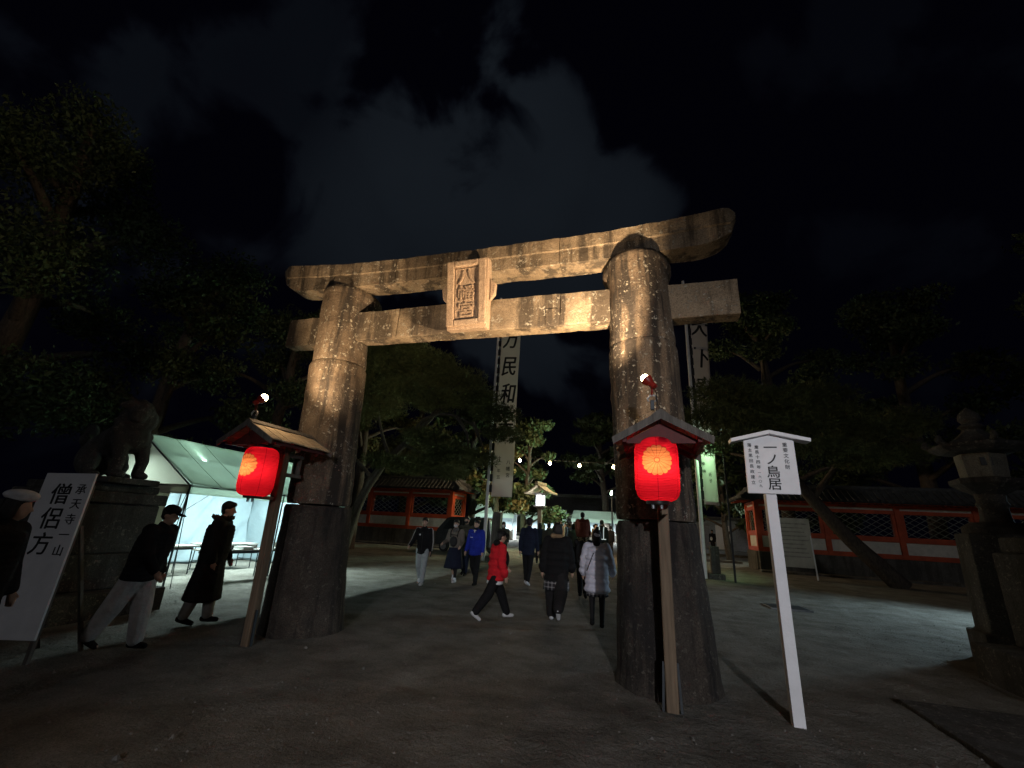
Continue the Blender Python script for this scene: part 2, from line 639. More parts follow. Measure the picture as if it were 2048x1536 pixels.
def pillar(bx, by, tx, ty, ground_r, side):
    H = 5.56

    def cx(z):
        return bx + (tx - bx) * z / H, by + (ty - by) * z / H
    p = obj('pillar', MB().lathe([(.30, .02), (.30, 5.50)], 12, (bx, by, 0), ((tx - bx) / H, (ty - by) / H)), MS['torii_low_shaded'], torii)
    specs = [('lower_drum', [(-.06, ground_r + .03), (.1, ground_r), (.6, ground_r - .025), (1.2, ground_r - .06), (1.70, ground_r - .08), (1.755, ground_r - .10)], 'torii_low_shaded'),
             ('middle_drum', [(1.775, .462), (1.83, .476), (2.6, .47), (3.4, .468), (4.06, .466), (4.115, .45)], 'torii'),
             ('upper_drum', [(4.13, .438), (4.17, .447), (4.8, .438), (5.40, .43), (5.43, .438), (5.50, .44), (5.56, .41)], 'torii')]
    for nm, prof, mk in specs:
        # refine the profile
        zs = np.array([q[0] for q in prof])
        rs = np.array([q[1] for q in prof])
        zz = np.unique(np.concatenate([zs, np.arange(zs[0], zs[-1], .07)]))
        rr = np.interp(zz, zs, rs)
        mb = MB()
        n = 72
        vs, fs = [], []
        for z, r in zip(zz, rr):
            x, y = cx(z)
            for k in range(n):
                a = 2 * math.pi * k / n
                # slightly flattened sides with soft arrises, as hand-dressed stone
                f = 1 + .012 * math.cos(8 * a + .4)
                vs.append((x + r * f * math.cos(a), y + r * f * math.sin(a), z))
        m = len(zz)
        for i in range(m - 1):
            for k in range(n):
                k2 = (k + 1) % n
                fs.append((i * n + k, i * n + k2, (i + 1) * n + k2, (i + 1) * n + k))
        fs.append(tuple(reversed(range(n))))
        fs.append(tuple(range((m - 1) * n, m * n)))
        mb.add(vs, fs)
        obj(nm, rough_mesh(mb, .016, int(abs(bx) * 10) + len(nm)), MS[mk], p, smooth=40)
    x, y = cx(5.4)
    obj('capital', rough_mesh(MB().lathe([(.36, 5.20), (.47, 5.27), (.515, 5.38), (.515, 5.47), (.47, 5.54)], 40, (x, y + .16, 0)), .01, 4), MS['torii'], p, smooth=40)
    return p


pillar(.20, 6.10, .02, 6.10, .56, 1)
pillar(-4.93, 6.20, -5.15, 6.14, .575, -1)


def beam_stone(name, x0, x1, sec, mk, seed, step=.08, parent=torii, ends=True):
    """sec(x) -> list of (y, z)"""
    n = max(2, int((x1 - x0) / step))
    X = [x0 + (x1 - x0) * i / n for i in range(n + 1)]
    vs, fs = [], []
    for x in X:
        s = sec(x)
        vs += [(x, y, z) for y, z in s]
    k = len(s)
    for i in range(n):
        for j in range(k):
            j2 = (j + 1) % k
            fs.append((i * k + j, i * k + j2, (i + 1) * k + j2, (i + 1) * k + j))
    fs.append(tuple(range(k)))
    fs.append(tuple(reversed(range(n * k, (n + 1) * k))))
    return obj(name, rough_mesh(MB().add(vs, fs), .016, seed), MS[mk], parent, smooth=28)


def subdiv_poly(p, step=.07):
    out = []
    for i in range(len(p)):
        a, b = p[i], p[(i + 1) % len(p)]
        n = max(1, int(math.hypot(b[0] - a[0], b[1] - a[1]) / step))
        for k in range(n):
            out.append((a[0] + (b[0] - a[0]) * k / n, a[1] + (b[1] - a[1]) * k / n))
    return out


def subdiv_n(p, n=5):
    return [(a[0] + (b[0] - a[0]) * k / n, a[1] + (b[1] - a[1]) * k / n) for a, b in zip(p, p[1:] + p[:1]) for k in range(n)]


KL, KR = -6.50, 1.43


def kas(x):
    t = abs(x - TX) / 3.97
    up = .20 * t ** 3.2
    d = min(x - KL, KR - x)
    rise = 0
    if d < .60:
        q = (.60 - max(d, 0.0)) / .60
        rise = .34 * (1 - math.sqrt(max(0, 1 - q * q)))
    zb = 5.545 + up * .35 + rise
    zt = 6.0 + up - (.10 * max(0, (.12 - d) / .12) ** 2 if d < .12 else 0)
    zm = max(5.77 + up * .75, zb + .05)
    zt = max(zt, zm + .05)
    k = 1 - (.25 * max(0, (.3 - d) / .3) ** 2 if d < .3 else 0)
    w = .2 * k
    return subdiv_n([(6.05 - w + .008, zb), (6.05 - w, zm - .012), (6.05 - w - .02, zm + .006), (6.05 - w - .028, zt - .02), (6.05, zt + .04), (6.05 + w + .03, zt - .02), (6.05 + w + .02, zm), (6.05 + w, zb)])


for a, b, sd in ((KL, -4.03, 1), (-4.02, -1.12, 2), (-1.11, KR, 3)):
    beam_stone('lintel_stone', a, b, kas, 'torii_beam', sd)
NZ0, NZ1 = 4.545, 5.075


def nuk(y0, y1, z0, z1):
    return lambda x: subdiv_n([(y0 + .012, z0), (y0, z0 + .012), (y0, z1), (y1, z1), (y1, z0)])


for a, b, y0, z0, z1, sd in ((-6.22, -4.98, 5.99, 4.53, 5.06, 11), (-4.97, -3.92, 5.97, NZ0, NZ1, 12), (-3.91, -1.12, 5.972, NZ0 - .004, NZ1 + .006, 13),
                             (-1.11, .02, 5.968, NZ0, NZ1 - .005, 14), (.03, 1.37, 5.99, 4.53, 5.065, 15)):
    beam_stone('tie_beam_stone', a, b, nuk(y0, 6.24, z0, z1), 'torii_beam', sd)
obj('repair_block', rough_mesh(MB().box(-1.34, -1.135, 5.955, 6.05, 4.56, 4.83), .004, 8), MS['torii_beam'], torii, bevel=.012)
# name tablet, leaning forward
tab = obj('name_tablet', rough_mesh(MB().prism(subdiv_poly([(-.33, 0), (.33, 0), (.36, 1.15), (-.36, 1.15)], .06), 'y', -.10, .07), .012, 22), MS['tablet'], torii,
          (-2.525, 5.80, 4.475), rot=(R(8), R(-1), 0), bevel=.02)
for x in (-.265, .265):
    obj('frame_strip', MB().box(x - .062, x + .062, -.145, -.095, .05, 1.13), MS['tablet'], tab, bevel=.018)
obj('frame_strip', MB().box(-.204, .204, -.145, -.095, 1.03, 1.13), MS['tablet'], tab, bevel=.018)
obj('frame_strip', MB().box(-.204, .204, -.145, -.095, .05, .15), MS['tablet'], tab, bevel=.018)
for x0, x1, z0, z1 in ((-.190, -.178, .17, 1.0), (.178, .190, .17, 1.0), (-.19, .19, .165, .177), (-.19, .19, .985, .997)):
    obj('inner_line', MB().box(x0, x1, -.112, -.098, z0, z1), MS['tablet'], tab)
column('carved_letter', '八幡宮', 0, .985, .27, .268, -.110, MS['tablet'], tab, .006, 1.12, .009)
# side scrolls of the tablet frame
for s in (-1, 1):
    obj('frame_scroll', MB().prism([(s * .35, .45), (s * .44, .55), (s * .46, .72), (s * .36, .82)], 'y', -.03, .05), MS['tablet'], tab, bevel=.02)

# ------------------------------------------------------------------ lantern stands with red lanterns and clamp lamps


def lantern_paper():
    m = bpy.data.materials.new('lantern_paper')
    m.use_nodes = True
    t = m.node_tree
    t.nodes.clear()
    out = nd(t, 'ShaderNodeOutputMaterial')
    co = nd(t, 'ShaderNodeTexCoord').outputs['Object']
    sp = nd(t, 'ShaderNodeSeparateXYZ')
    t.links.new(co, sp.inputs[0])
    x, y, z = sp.outputs
    th = mth(t, 'ARCTAN2', x, mth(t, 'MULTIPLY', y, -1.0))
    u = mth(t, 'MULTIPLY', th, .212)
    v = mth(t, 'SUBTRACT', z, .065)
    rr = mth(t, 'SQRT', mth(t, 'ADD', mth(t, 'MULTIPLY', u, u), mth(t, 'MULTIPLY', v, v)))
    ph = mth(t, 'ADD', mth(t, 'ARCTAN2', v, u), math.pi / 16)
    c = mth(t, 'ABSOLUTE', mth(t, 'COSINE', mth(t, 'MULTIPLY', ph, 8.0)))
    edge = mth(t, 'MULTIPLY', mth(t, 'ADD', .87, mth(t, 'MULTIPLY', mth(t, 'POWER', c, .6), .13)), .150)
    ins = mth(t, 'LESS_THAN', rr, edge)
    gap = mth(t, 'LESS_THAN', mth(t, 'MULTIPLY', c, rr), .0105)
    ring = mth(t, 'MULTIPLY', mth(t, 'GREATER_THAN', rr, .022), mth(t, 'LESS_THAN', rr, .0275))
    gap = mth(t, 'MULTIPLY', gap, mth(t, 'GREATER_THAN', rr, .026))
    dark = mth(t, 'MAXIMUM', gap, ring)
    outl = mth(t, 'MULTIPLY', mth(t, 'LESS_THAN', rr, mth(t, 'ADD', edge, .0035)), mth(t, 'SUBTRACT', 1.0, ins))
    dark = mth(t, 'MAXIMUM', mth(t, 'MULTIPLY', dark, ins), outl)
    n = nd(t, 'ShaderNodeTexNoise')
    n.inputs['Scale'].default_value = 18
    n.inputs['Detail'].default_value = 5
    mp = nd(t, 'ShaderNodeMapping')
    mp.inputs['Scale'].default_value = (1, 1, 5)
    t.links.new(co, mp.inputs[0])
    t.links.new(mp.outputs[0], n.inputs['Vector'])
    red = nd(t, 'ShaderNodeMix', data_type='RGBA')
    red.inputs['A'].default_value = (.64, .010, .032, 1)
    red.inputs['B'].default_value = (.86, .019, .055, 1)
    t.links.new(n.outputs[0], red.inputs['Factor'])
    # vertical seams of the paper
    seam = mth(t, 'LESS_THAN', mth(t, 'ABSOLUTE', mth(t, 'SUBTRACT', mth(t, 'FRACT', mth(t, 'ADD', mth(t, 'MULTIPLY', th, 6 / 6.2832), .5)), .5)), .012)
    rd = nd(t, 'ShaderNodeMix', data_type='RGBA')
    rd.inputs['B'].default_value = (.40, .003, .015, 1)
    t.links.new(seam, rd.inputs['Factor'])
    t.links.new(red.outputs['Result'], rd.inputs['A'])
    c1 = nd(t, 'ShaderNodeMix', data_type='RGBA')
    t.links.new(ins, c1.inputs['Factor'])
    t.links.new(rd.outputs['Result'], c1.inputs['A'])
    c1.inputs['B'].default_value = (.66, .235, .095, 1)
    c2 = nd(t, 'ShaderNodeMix', data_type='RGBA')
    t.links.new(dark, c2.inputs['Factor'])
    t.links.new(c1.outputs['Result'], c2.inputs['A'])
    c2.inputs['B'].default_value = (.24, .03, .02, 1)
    rib = mth(t, 'SINE', mth(t, 'MULTIPLY', z, 2 * math.pi / .0155))
    bp = nd(t, 'ShaderNodeBump')
    bp.inputs['Strength'].default_value = .8
    bp.inputs['Distance'].default_value = .006
    t.links.new(rib, bp.inputs['Height'])
    d = nd(t, 'ShaderNodeBsdfDiffuse')
    tr = nd(t, 'ShaderNodeBsdfTranslucent')
    for s in (d, tr):
        t.links.new(c2.outputs['Result'], s.inputs['Color'])
        t.links.new(bp.outputs[0], s.inputs['Normal'])
    ms = nd(t, 'ShaderNodeMixShader')
    ms.inputs[0].default_value = .6
    t.links.new(d.outputs[0], ms.inputs[1])
    t.links.new(tr.outputs[0], ms.inputs[2])
    t.links.new(ms.outputs[0], out.inputs[0])
    return m


MS['lantern'] = lantern_paper()


def lantern_stand(loc, label, tilt, side):
    st = thing('lantern_stand', label, 'lantern stand', loc, 0, 'lantern stands before the stone gate')
    st.rotation_euler = (0, tilt, R(3 * side))
    obj('post', MB().prism([(-.058, -.048), (-.048, -.058), (.048, -.058), (.058, -.048), (.058, .048), (.048, .058), (-.048, .058), (-.058, .048)], 'z', 0, 2.58), MS['wood_post'], st, bevel=.006)
    for s in (-1, 1):
        obj('foot_stake', MB().bar((s * .085, -.02, 0), (s * .066, -.01, .42), .022, .03), MS['dark_steel'], st)
    # horizontal arms
    obj('lower_arm', MB().box(-.028, .028, -.50, -.060, 1.80, 1.845), MS['wood_post'], st, bevel=.005)
    obj('upper_arm', MB().box(-.03, .03, -.62, -.060, 2.46, 2.52), MS['wood_red'], st, bevel=.005)
    obj('rear_arm', MB().box(-.03, .03, .060, .36, 2.14, 2.19), MS['wood_old'], st, bevel=.005)
    obj('rear_arm', MB().box(-.03, .03, .060, .36, 2.42, 2.47), MS['wood_old'], st, bevel=.005)
    obj('rear_upright', MB().box(-.025, .025, .28, .33, 2.192, 2.418), MS['wood_old'], st, bevel=.004)
    # gabled roof: ridge along Y, gable to the front
    Y0, Y1 = -.68, .40
    ap, ev, hw = 2.79, 2.545, .45
    rf = obj('roof', MB().prism([(0, ap - .09), (hw - .05, ev - .055), (-(hw - .05), ev - .055)], 'y', Y0 + .10, Y0 + .125), MS['wood_red'], st)
    for s in (-1, 1):
        # shingle boards, each its own plank lying down the slope
        nb = 7
        for k in range(nb):
            y0 = Y0 + (Y1 - Y0) * k / nb + .004
            y1 = Y0 + (Y1 - Y0) * (k + 1) / nb - .004
            lift = .004 * ((k * 7) % 3)
            e = hw + .012 * ((k * 5) % 3)
            zE = ap - (ap - ev) * e / hw
            obj('roof_board', MB().prism([(s * .02, ap + lift - .01), (s * e, zE + lift), (s * e, zE + lift - .016), (s * .02, ap - .026 + lift)], 'y', y0, y1), MS['wood_roof'], rf)
        # barge boards on the front and back gable
        for yy in (Y0 - .03, Y1 + .006):
            obj('barge_board', MB().prism([(0, ap + .012), (s * (hw + .035), ev - .015), (s * (hw + .02), ev - .085), (0, ap - .075)], 'y', yy, yy + .024), MS['wood_old'], rf)
        obj('eave_rail', MB().box(s * (hw - .09) - .02, s * (hw - .09) + .02, Y0 + .02, Y1 - .02, ev - .055, ev - .012), MS['wood_red'], rf)
        obj('rafter', MB().bar((0, -.1, ap - .11), (s * (hw - .08), -.1, ev - .075), .035, .04), MS['wood_red'], rf)
        obj('rafter', MB().bar((0, .24, ap - .11), (s * (hw - .08), .24, ev - .075), .035, .04), MS['wood_red'], rf)
    obj('ridge_board', MB().prism([(-.085, ap - .025), (0, ap + .035), (.085, ap - .025), (.07, ap - .04), (0, ap + .01), (-.07, ap - .04)], 'y', Y0 - .02, Y1 + .05), MS['wood_old'], rf)
    return st


def red_lantern(loc, label, side):
    ln = thing('paper_lantern', label, 'lantern', loc, R(3 * side), 'red festival lanterns')
    prof = []
    Hh, r0, rc = .318, .212, .10
    for k in range(9):
        a = R(-90 + 90 * k / 8)
        prof.append((r0 - rc + rc * math.cos(a), -Hh + rc + rc * math.sin(a)))
    for k in range(1, 40):
        z = -Hh + rc + (2 * Hh - 2 * rc) * k / 40
        prof.append((r0 + .006 * math.cos(z / Hh * 1.5) + .004 * (k % 2), z))
    for k in range(9):
        a = R(90 * k / 8)
        prof.append((r0 - rc + rc * math.cos(a), Hh - rc + rc * math.sin(a)))
    obj('paper_body', MB().lathe(prof, 48, cap=False), MS['lantern'], ln, smooth=60)
    obj('top_ring', MB().lathe([(.118, Hh - .004), (.122, Hh + .0), (.122, Hh + .035), (.10, Hh + .04)], 24), MS['black_plastic'], ln, smooth=30)
    obj('bottom_ring', MB().lathe([(.095, -Hh - .03), (.114, -Hh - .028), (.116, -Hh + .004), (.11, -Hh + .006)], 24), MS['black_plastic'], ln, smooth=30)
    obj('hanger', MB().tube([(-.09, 0, Hh + .036), (-.06, 0, Hh + .075), (0, 0, Hh + .093), (.06, 0, Hh + .075), (.09, 0, Hh + .036)], .006, 6), MS['dark_steel'], ln, smooth=True)
    obj('bulb', MB().lathe([(.006, -.05), (.022, -.035), (.028, -.01), (.018, .02), (.014, .05)], 14), MS['bulb'], ln, (0, -.06, 0), smooth=True)
    for x in (-.05, .03):
        obj('bottom_socket', MB().lathe([(.016, -Hh - .075), (.018, -Hh - .03)], 10, (x, -.02, 0)), MS['steel'], ln, smooth=30)
    light('lantern_light', 'POINT', (0, -.085, .015), LANT_W, (1, .70, .42), ln, size=.03)
    return ln


def clamp_lamp(loc, aim, label, power, spot):
    """red clip-on reflector lamp with a bare bulb, on the ridge of a lantern stand"""
    c = thing('clamp_lamp', label, 'clamp lamp', loc, 0, 'clip-on lamps aimed up at the gate')
    obj('clamp', MB().tube([(-.035, -.0, .02), (-.05, 0, .05), (-.02, 0, .085), (.03, 0, .085), (.05, 0, .05), (.03, 0, .015)], .011, 8), MS['wire_white'], c, smooth=True)
    obj('clamp_jaw', MB().box(-.02, .02, -.02, .03, -.075, .03), MS['dark_steel'], c, bevel=.004)
    obj('arm', MB().tube([(0, 0, .08), (.004, 0, .15), (-.002, .0, .19)], .012, 8), MS['red_metal'], c, smooth=True)
    q = Vector(aim).normalized().to_track_quat('Z', 'Y').to_euler()
    hd = obj('lamp_head', MB().lathe([(.012, -.06), (.034, -.055), (.036, .0), (.030, .01)], 16), MS['red_metal'], c, (0, 0, .215), smooth=30, rot=q)
    obj('shade', MB().lathe([(.030, .006), (.05, .03), (.062, .075), (.064, .08), (.059, .079), (.047, .033), (.028, .012)], 24, cap=False), MS['red_metal'], hd, smooth=40)
    obj('bulb', MB().lathe([(.012, .012), (.030, .04), (.046, .085), (.044, .115), (.028, .137), (.004, .145)], 18), MS['bulb_hot'], hd, smooth=True)
    obj('cable', MB().tube([(0, 0, .20), (.04, -.03, .12), (.05, -.04, 0), (.03, -.045, -.16), (.045, -.04, -.27)], .005, 6), MS['black_plastic'], c, smooth=True)
    a = Vector(aim).normalized()
    light('clamp_lamp_light', 'SPOT', Vector((0, 0, .215)) + a * .175, power, (1, .70, .40), c, aim, .05, spot, .55)
    light('bare_bulb_light', 'POINT', Vector((0, 0, .215)) + a * .20, 13, (1, .70, .40), c, size=.05)
    return c


LANT_W = 3.1
lantern_stand((.20, 5.24, 0), 'wooden lantern stand with a gabled roof before the right pillar', 0, 0)
lantern_stand((-4.93, 5.22, -.02), 'wooden lantern stand with a gabled roof before the left pillar', R(-1.2), -1)
red_lantern((.145, 4.80, 2.245), 'red paper lantern with full chrysanthemum crest hanging before the right pillar', 0)
red_lantern((-4.945, 4.80, 2.125), 'red paper lantern hanging beside the tent and left pillar', -1)
clamp_lamp((.13, 4.72, 2.93), (-.58, .25, .72), 'red clip-on lamp on the stand before the right pillar', 1380, 98)
clamp_lamp((-5.05, 4.62, 2.84), (.40, .42, .60), 'red clip-on lamp on the stand beside the tent', 300, 118)

# ------------------------------------------------------------------ white signpost
sg = thing('signpost', 'white wooden signpost with a small gabled board of black writing', 'sign', (1.315, 5.45, 0))
obj('post', MB().box(-.052, .052, -.052, .052, -.05, 2.09), MS['white_paint'], sg, bevel=.006)
obj('board', MB().prism([(-.225, 2.085), (.275, 2.085), (.275, 2.655), (.035, 2.715), (-.218, 2.655)], 'y', -.082, -.055), MS['white_paint'], sg, bevel=.004)
for s in (-1, 1):
    obj('cap_board', MB().prism([(.035, 2.765), (.035 + s * .39, 2.672), (.035 + s * .387, 2.632), (.035, 2.722)], 'y', -.14, .02), MS['white_paint'], sg, bevel=.004)
W = [('一ノ鳥居', .040, 2.648, .135, .132, .014), ('重要文化財', .183, 2.640, .050, .060, .006), ('慶長十四年', -.095, 2.610, .043, .0545, .006), ('︵一六〇九︶', -.095, 2.335, .032, .035, .004), ('藩主黒田長政建立', -.163, 2.635, .043, .058, .006)]
for s, x, z, size, pitch, bold in W:
    if s[0] == '︵':
        s = '一六〇九'
        z, pitch = 2.330, .047
    column('letter', s, x, z, size, pitch, -.0845, MS['black_ink'], sg, bold, 1.0, .0012)

# ------------------------------------------------------------------ standing white board, far left
bd = thing('writing_board', 'tall white board with brush writing standing in front of the guardian statue', 'sign', (-6.33, 3.50, 0), R(6))
bd.rotation_euler = (R(-4), R(-2), R(14))
obj('panel', MB().box(-.30, .30, -.012, .012, .22, 1.93), MS['white_paint'], bd, bevel=.003)
for s in (-1, 1):
    obj('leg', MB().box(s * .26 - .02, s * .26 + .02, .014, .054, 0, 1.80), MS['wood_old'], bd)
    obj('prop', MB().bar((s * .26, .07, 1.35), (s * .26, .62, .02), .035), MS['wood_old'], bd)
column('letter', '僧侶方', -.04, 1.83, .25, .27, -.0142, MS['black_ink'], bd, .012, 1.0, .0012)
column('letter', '承天寺一山', .19, 1.83, .125, .165, -.0142, MS['black_ink'], bd, .01, 1.0, .0012)

# ------------------------------------------------------------------ festival tent
TN0, TN1 = 7.74, 13.4     # along y
TE, TRX, TB = -9.79, -11.75, -13.7
ZE, ZR = 2.13, 3.34
tent = thing('festival_tent', 'white canvas festival tent lit from inside beside the left pillar', 'tent', (0, 0, 0))


def sheet(p, nu, nv, sag=0, wr=0, seed=0, thick=None):
    """bilinear sheet between four corners with sag and wrinkles along its normal"""
    P = [Vector(q) for q in p]
    n = (P[1] - P[0]).cross(P[3] - P[0]).normalized()
    u, v = np.meshgrid(np.linspace(0, 1, nu + 1), np.linspace(0, 1, nv + 1))
    A = [np.array(q) for q in P]
    co = (1 - u)[..., None] * (1 - v)[..., None] * A[0] + u[..., None] * (1 - v)[..., None] * A[1] + u[..., None] * v[..., None] * A[2] + (1 - u)[..., None] * v[..., None] * A[3]
    L1, L2 = (P[1] - P[0]).length, (P[3] - P[0]).length
    w = (vnoise(u * L1 * 1.6 + v * L2 * .9 + seed * 7, v * L2 * .7 + seed * 3, seed) - .5) * 1.0 + (vnoise(u * L1 * 4 - v * L2 * 2.2 + 31, v * L2 * 1.2 + 13, seed + 1) - .5) * .55
    d = w * wr - sag * np.sin(np.pi * u) * np.sin(np.pi * v)
    co = co + d[..., None] * np.array(n)
    ii = np.arange((nu + 1) * (nv + 1)).reshape(nv + 1, nu + 1)
    q = np.stack([ii[:-1, :-1], ii[:-1, 1:], ii[1:, 1:], ii[1:, :-1]], -1).reshape(-1, 4)
    return co.reshape(-1, 3), q


def sheet_obj(name, p, nu, nv, m, parent, sag=0, wr=0, seed=0):
    co, q = sheet(p, nu, nv, sag, wr, seed)
    o = obj(name, np_mesh(name, co, q, m), None, parent)
    so = o.modifiers.new('thickness', 'SOLIDIFY')
    so.thickness = .004
    return o


sheet_obj('roof_canvas', [(TE + .0, TN0, ZE), (TE, TN1, ZE), (TRX, TN1, ZR), (TRX, TN0, ZR)], 60, 24, MS['canvas'], tent, .05, .03, 3)
sheet_obj('roof_canvas', [(TB, TN1, ZE), (TB, TN0, ZE), (TRX - .006, TN0, ZR), (TRX - .006, TN1, ZR)], 60, 24, MS['canvas'], tent, .05, .03, 4)
sheet_obj('valance', [(TE + .012, TN0, ZE - .21), (TE + .012, TN1, ZE - .21), (TE + .012, TN1, ZE), (TE + .012, TN0, ZE)], 60, 3, MS['canvas'], tent, 0, .03, 5)
sheet_obj('valance', [(TB, TN0 - .012, ZE - .21), (TE, TN0 - .012, ZE - .21), (TE, TN0 - .012, ZE), (TB, TN0 - .012, ZE)], 40, 3, MS['gable_cloth'], tent, 0, .02, 6)
gab = MB().add([(TB, TN0, ZE), (TE, TN0, ZE), (TRX, TN0, ZR)], [(0, 1, 2)])
g = obj('gable_canvas', gab, MS['gable_cloth'], tent)
gab = MB().add([(TB, TN1, ZE), (TE, TN1, ZE), (TRX, TN1, ZR)], [(0, 1, 2)])
g = obj('gable_canvas', gab, MS['gable_cloth'], tent)
sheet_obj('back_wall', [(TB + .02, TN0 + .05, .03), (TB + .02, TN1, .03), (TB + .02, TN1, ZE), (TB + .02, TN0 + .05, ZE)], 80, 30, MS['canvas_wall'], tent, 0, .16, 7)
sheet_obj('side_wall', [(TB, TN0 + .02, .02), (TE - .55, TN0 + .02, .02), (TE - .55, TN0 + .02, ZE - .02), (TB, TN0 + .02, ZE - .02)], 44, 26, MS['gable_cloth'], tent, 0, .10, 8)
sheet_obj('far_side_wall', [(TB, TN1 - .02, .02), (TE - .3, TN1 - .02, .02), (TE - .3, TN1 - .02, ZE), (TB, TN1 - .02, ZE)], 44, 26, MS['canvas_wall'], tent, 0, .10, 9)
column('wall_letter', '筥崎宮', 0, 0, .13, .17, 0, mat('faded_ink', (.16, .17, .2), .8, .2), tent, 0, 1, .001, loc=(TB + .24, 8.85, 1.82), rot=(0, 0, R(90)))
for y in (TN0, (TN0 + TN1) / 2, TN1):
    for x in (TE, TB + .06):
        obj('leg_pole', MB().tube([(x, y, 0), (x, y, ZE)], .021, 10), MS['dark_steel'], tent, smooth=30)
    for x in (TE, TB):
        obj('rafter_pole', MB().tube([(x, y, ZE - .03), (TRX, y, ZR - .03)], .019, 8), MS['dark_steel'], tent, smooth=30)
    obj('cross_pole', MB().tube([(TE, y, ZE - .03), (TB, y, ZE - .03)], .016, 8), MS['dark_steel'], tent, smooth=30)
for x, z in ((TE, ZE - .03), (TRX, ZR - .03), (TB, ZE - .03)):
    obj('long_pole', MB().tube([(x, TN0, z), (x, TN1, z)], .019, 8), MS['dark_steel'], tent, smooth=30)
for k in range(1, 7):
    y = TN0 + k * (TN1 - TN0) / 7
    obj('roof_seam', MB().tube([(TE + (TRX - TE) * q / 8, y, ZE + (ZR - ZE) * q / 8 - .05 * math.sin(math.pi * q / 8) * math.sin(math.pi * k / 7)) for q in range(9)], .007, 5), MS['canvas'], tent)
for dx, dy in ((.17, -.30), (.34, -.10), (-.14, -.35)):
    obj('guy_rope', MB().tube([(TE, TN0, ZE - .05), (TE + dx, TN0 + dy, .01)], .009, 6), MS['dark_steel'], tent)
obj('guy_rope', MB().tube([(TE, TN0, 1.55), (TE - .1, TN0 + .8, ZE - .05)], .008, 6), MS['dark_steel'], tent)
obj('guy_rope', MB().tube([(TE, 10.57, 1.35), (TE, 11.4, ZE - .05)], .008, 6), MS['dark_steel'], tent)
TUBE_W = 225
for i, (x, y, z) in enumerate(((TRX + .30, 8.9, 2.86), (TRX + .30, 10.9, 2.86), (TRX + .30, 12.6, 2.86))):
    ft = thing('fluorescent_lamp', ('fluorescent tube lamp under the ridge at the near end of the tent', 'fluorescent tube lamp under the middle of the tent roof', 'fluorescent tube lamp at the far end of the tent')[i], 'lamp', (x, y, z), 0, 'tube lamps in the tent')
    obj('tube', MB().tube([(0, -.58, 0), (0, .58, 0)], .016, 10), MS['tube'], ft, smooth=30)
    obj('housing', MB().box(-.04, .04, -.62, .62, .022, .06), MS['white_paint'], ft, bevel=.006)
    light('tube_light', 'AREA', (0, 0, .08), 78, (.76, 1.0, .90), ft, (.25, 0, 1), .10, sizey=1.15)
    light('tube_light', 'AREA', (0, 0, -.03), TUBE_W, (.76, .99, .97), ft, (0, 0, -1), .05, sizey=1.15)


def folding_table(loc, rz, label, L=1.8, Wd=.45, h=.70):
    t_ = thing('folding_table', label, 'table', loc, rz, 'folding tables inside the tent')
    obj('table_top', MB().cb((0, 0, h - .018), (L, Wd, .036)), mat('table_top', (.34, .33, .31), .5, .1), t_, bevel=.004)
    obj('apron', MB().box(-L / 2 + .12, L / 2 - .12, -Wd / 2 + .05, Wd / 2 - .05, h - .10, h - .05), MS['dark_steel'], t_)
    for sx in (-1, 1):
        for sy in (-1, 1):
            obj('leg', MB().tube([(sx * (L / 2 - .16), sy * (Wd / 2 - .05), h - .04), (sx * (L / 2 - .14), sy * (Wd / 2 - .04), 0)], .014, 8), MS['dark_steel'], t_, smooth=30)
        obj('stretcher', MB().tube([(sx * (L / 2 - .15), -Wd / 2 + .05, .25), (sx * (L / 2 - .15), Wd / 2 - .05, .25)], .009, 6), MS['dark_steel'], t_)
    return t_


folding_table((-10.0, 9.55, 0), R(78), 'folding table nearest the open front of the tent')
folding_table((-10.1, 11.5, 0), R(88), 'folding table at the tent front beside the left pillar')
folding_table((-11.6, 8.75, 0), R(90), 'long folding table inside the near end of the tent', 1.8, .6)
folding_table((-11.9, 11.0, 0), R(90), 'folding table against the back wall of the tent', 1.8, .6)
for k, (x, y, w, d, hh, rz, lb) in enumerate(((-10.05, 9.25, .34, .24, .10, .3, 'flat dark box on the near edge of the front table'), (-9.95, 9.75, .40, .28, .06, -.2, 'stack of papers on the front table'),
                                              (-10.1, 11.2, .36, .26, .12, .1, 'dark carton on the table beside the pillar'), (-10.05, 10.1, .22, .18, .09, .6, 'small box at the far end of the front table'))):
    bx = thing('carton', lb, 'box', (x, y, .70), rz, 'boxes on the tent tables')
    mm = mat('carton_%d' % k, ((.06, .06, .06), (.5, .5, .48), (.10, .085, .07), (.16, .15, .14))[k], .8, .15)
    obj('tray', MB().box(-w / 2, w / 2, -d / 2, d / 2, 0, hh * .8), mm, bx, bevel=.005)
    obj('lid', MB().box(-w / 2 - .005, w / 2 + .005, -d / 2 - .005, d / 2 + .005, hh * .8 + .001, hh), mm, bx, bevel=.004)

# ------------------------------------------------------------------ guardian statue and pedestal, left
pd = thing('statue_pedestal', 'dark stepped stone pedestal carrying the guardian statue', 'pedestal', (-8.95, 5.42, 0))
for nm, hx, hy, z0, z1 in (('base_course', 1.19, .78, -.05, .34), ('lower_block', .86, .66, .343, .86), ('upper_block', .77, .60, .863, 1.62), ('cap_course', .84, .66, 1.623, 1.80), ('top_course', .72, .56, 1.803, 1.93)):
    obj(nm, rough_mesh(MB().box(-hx, hx, -hy, hy, z0, z1), .006, 30), MS['grey_stone'], pd, bevel=.025)


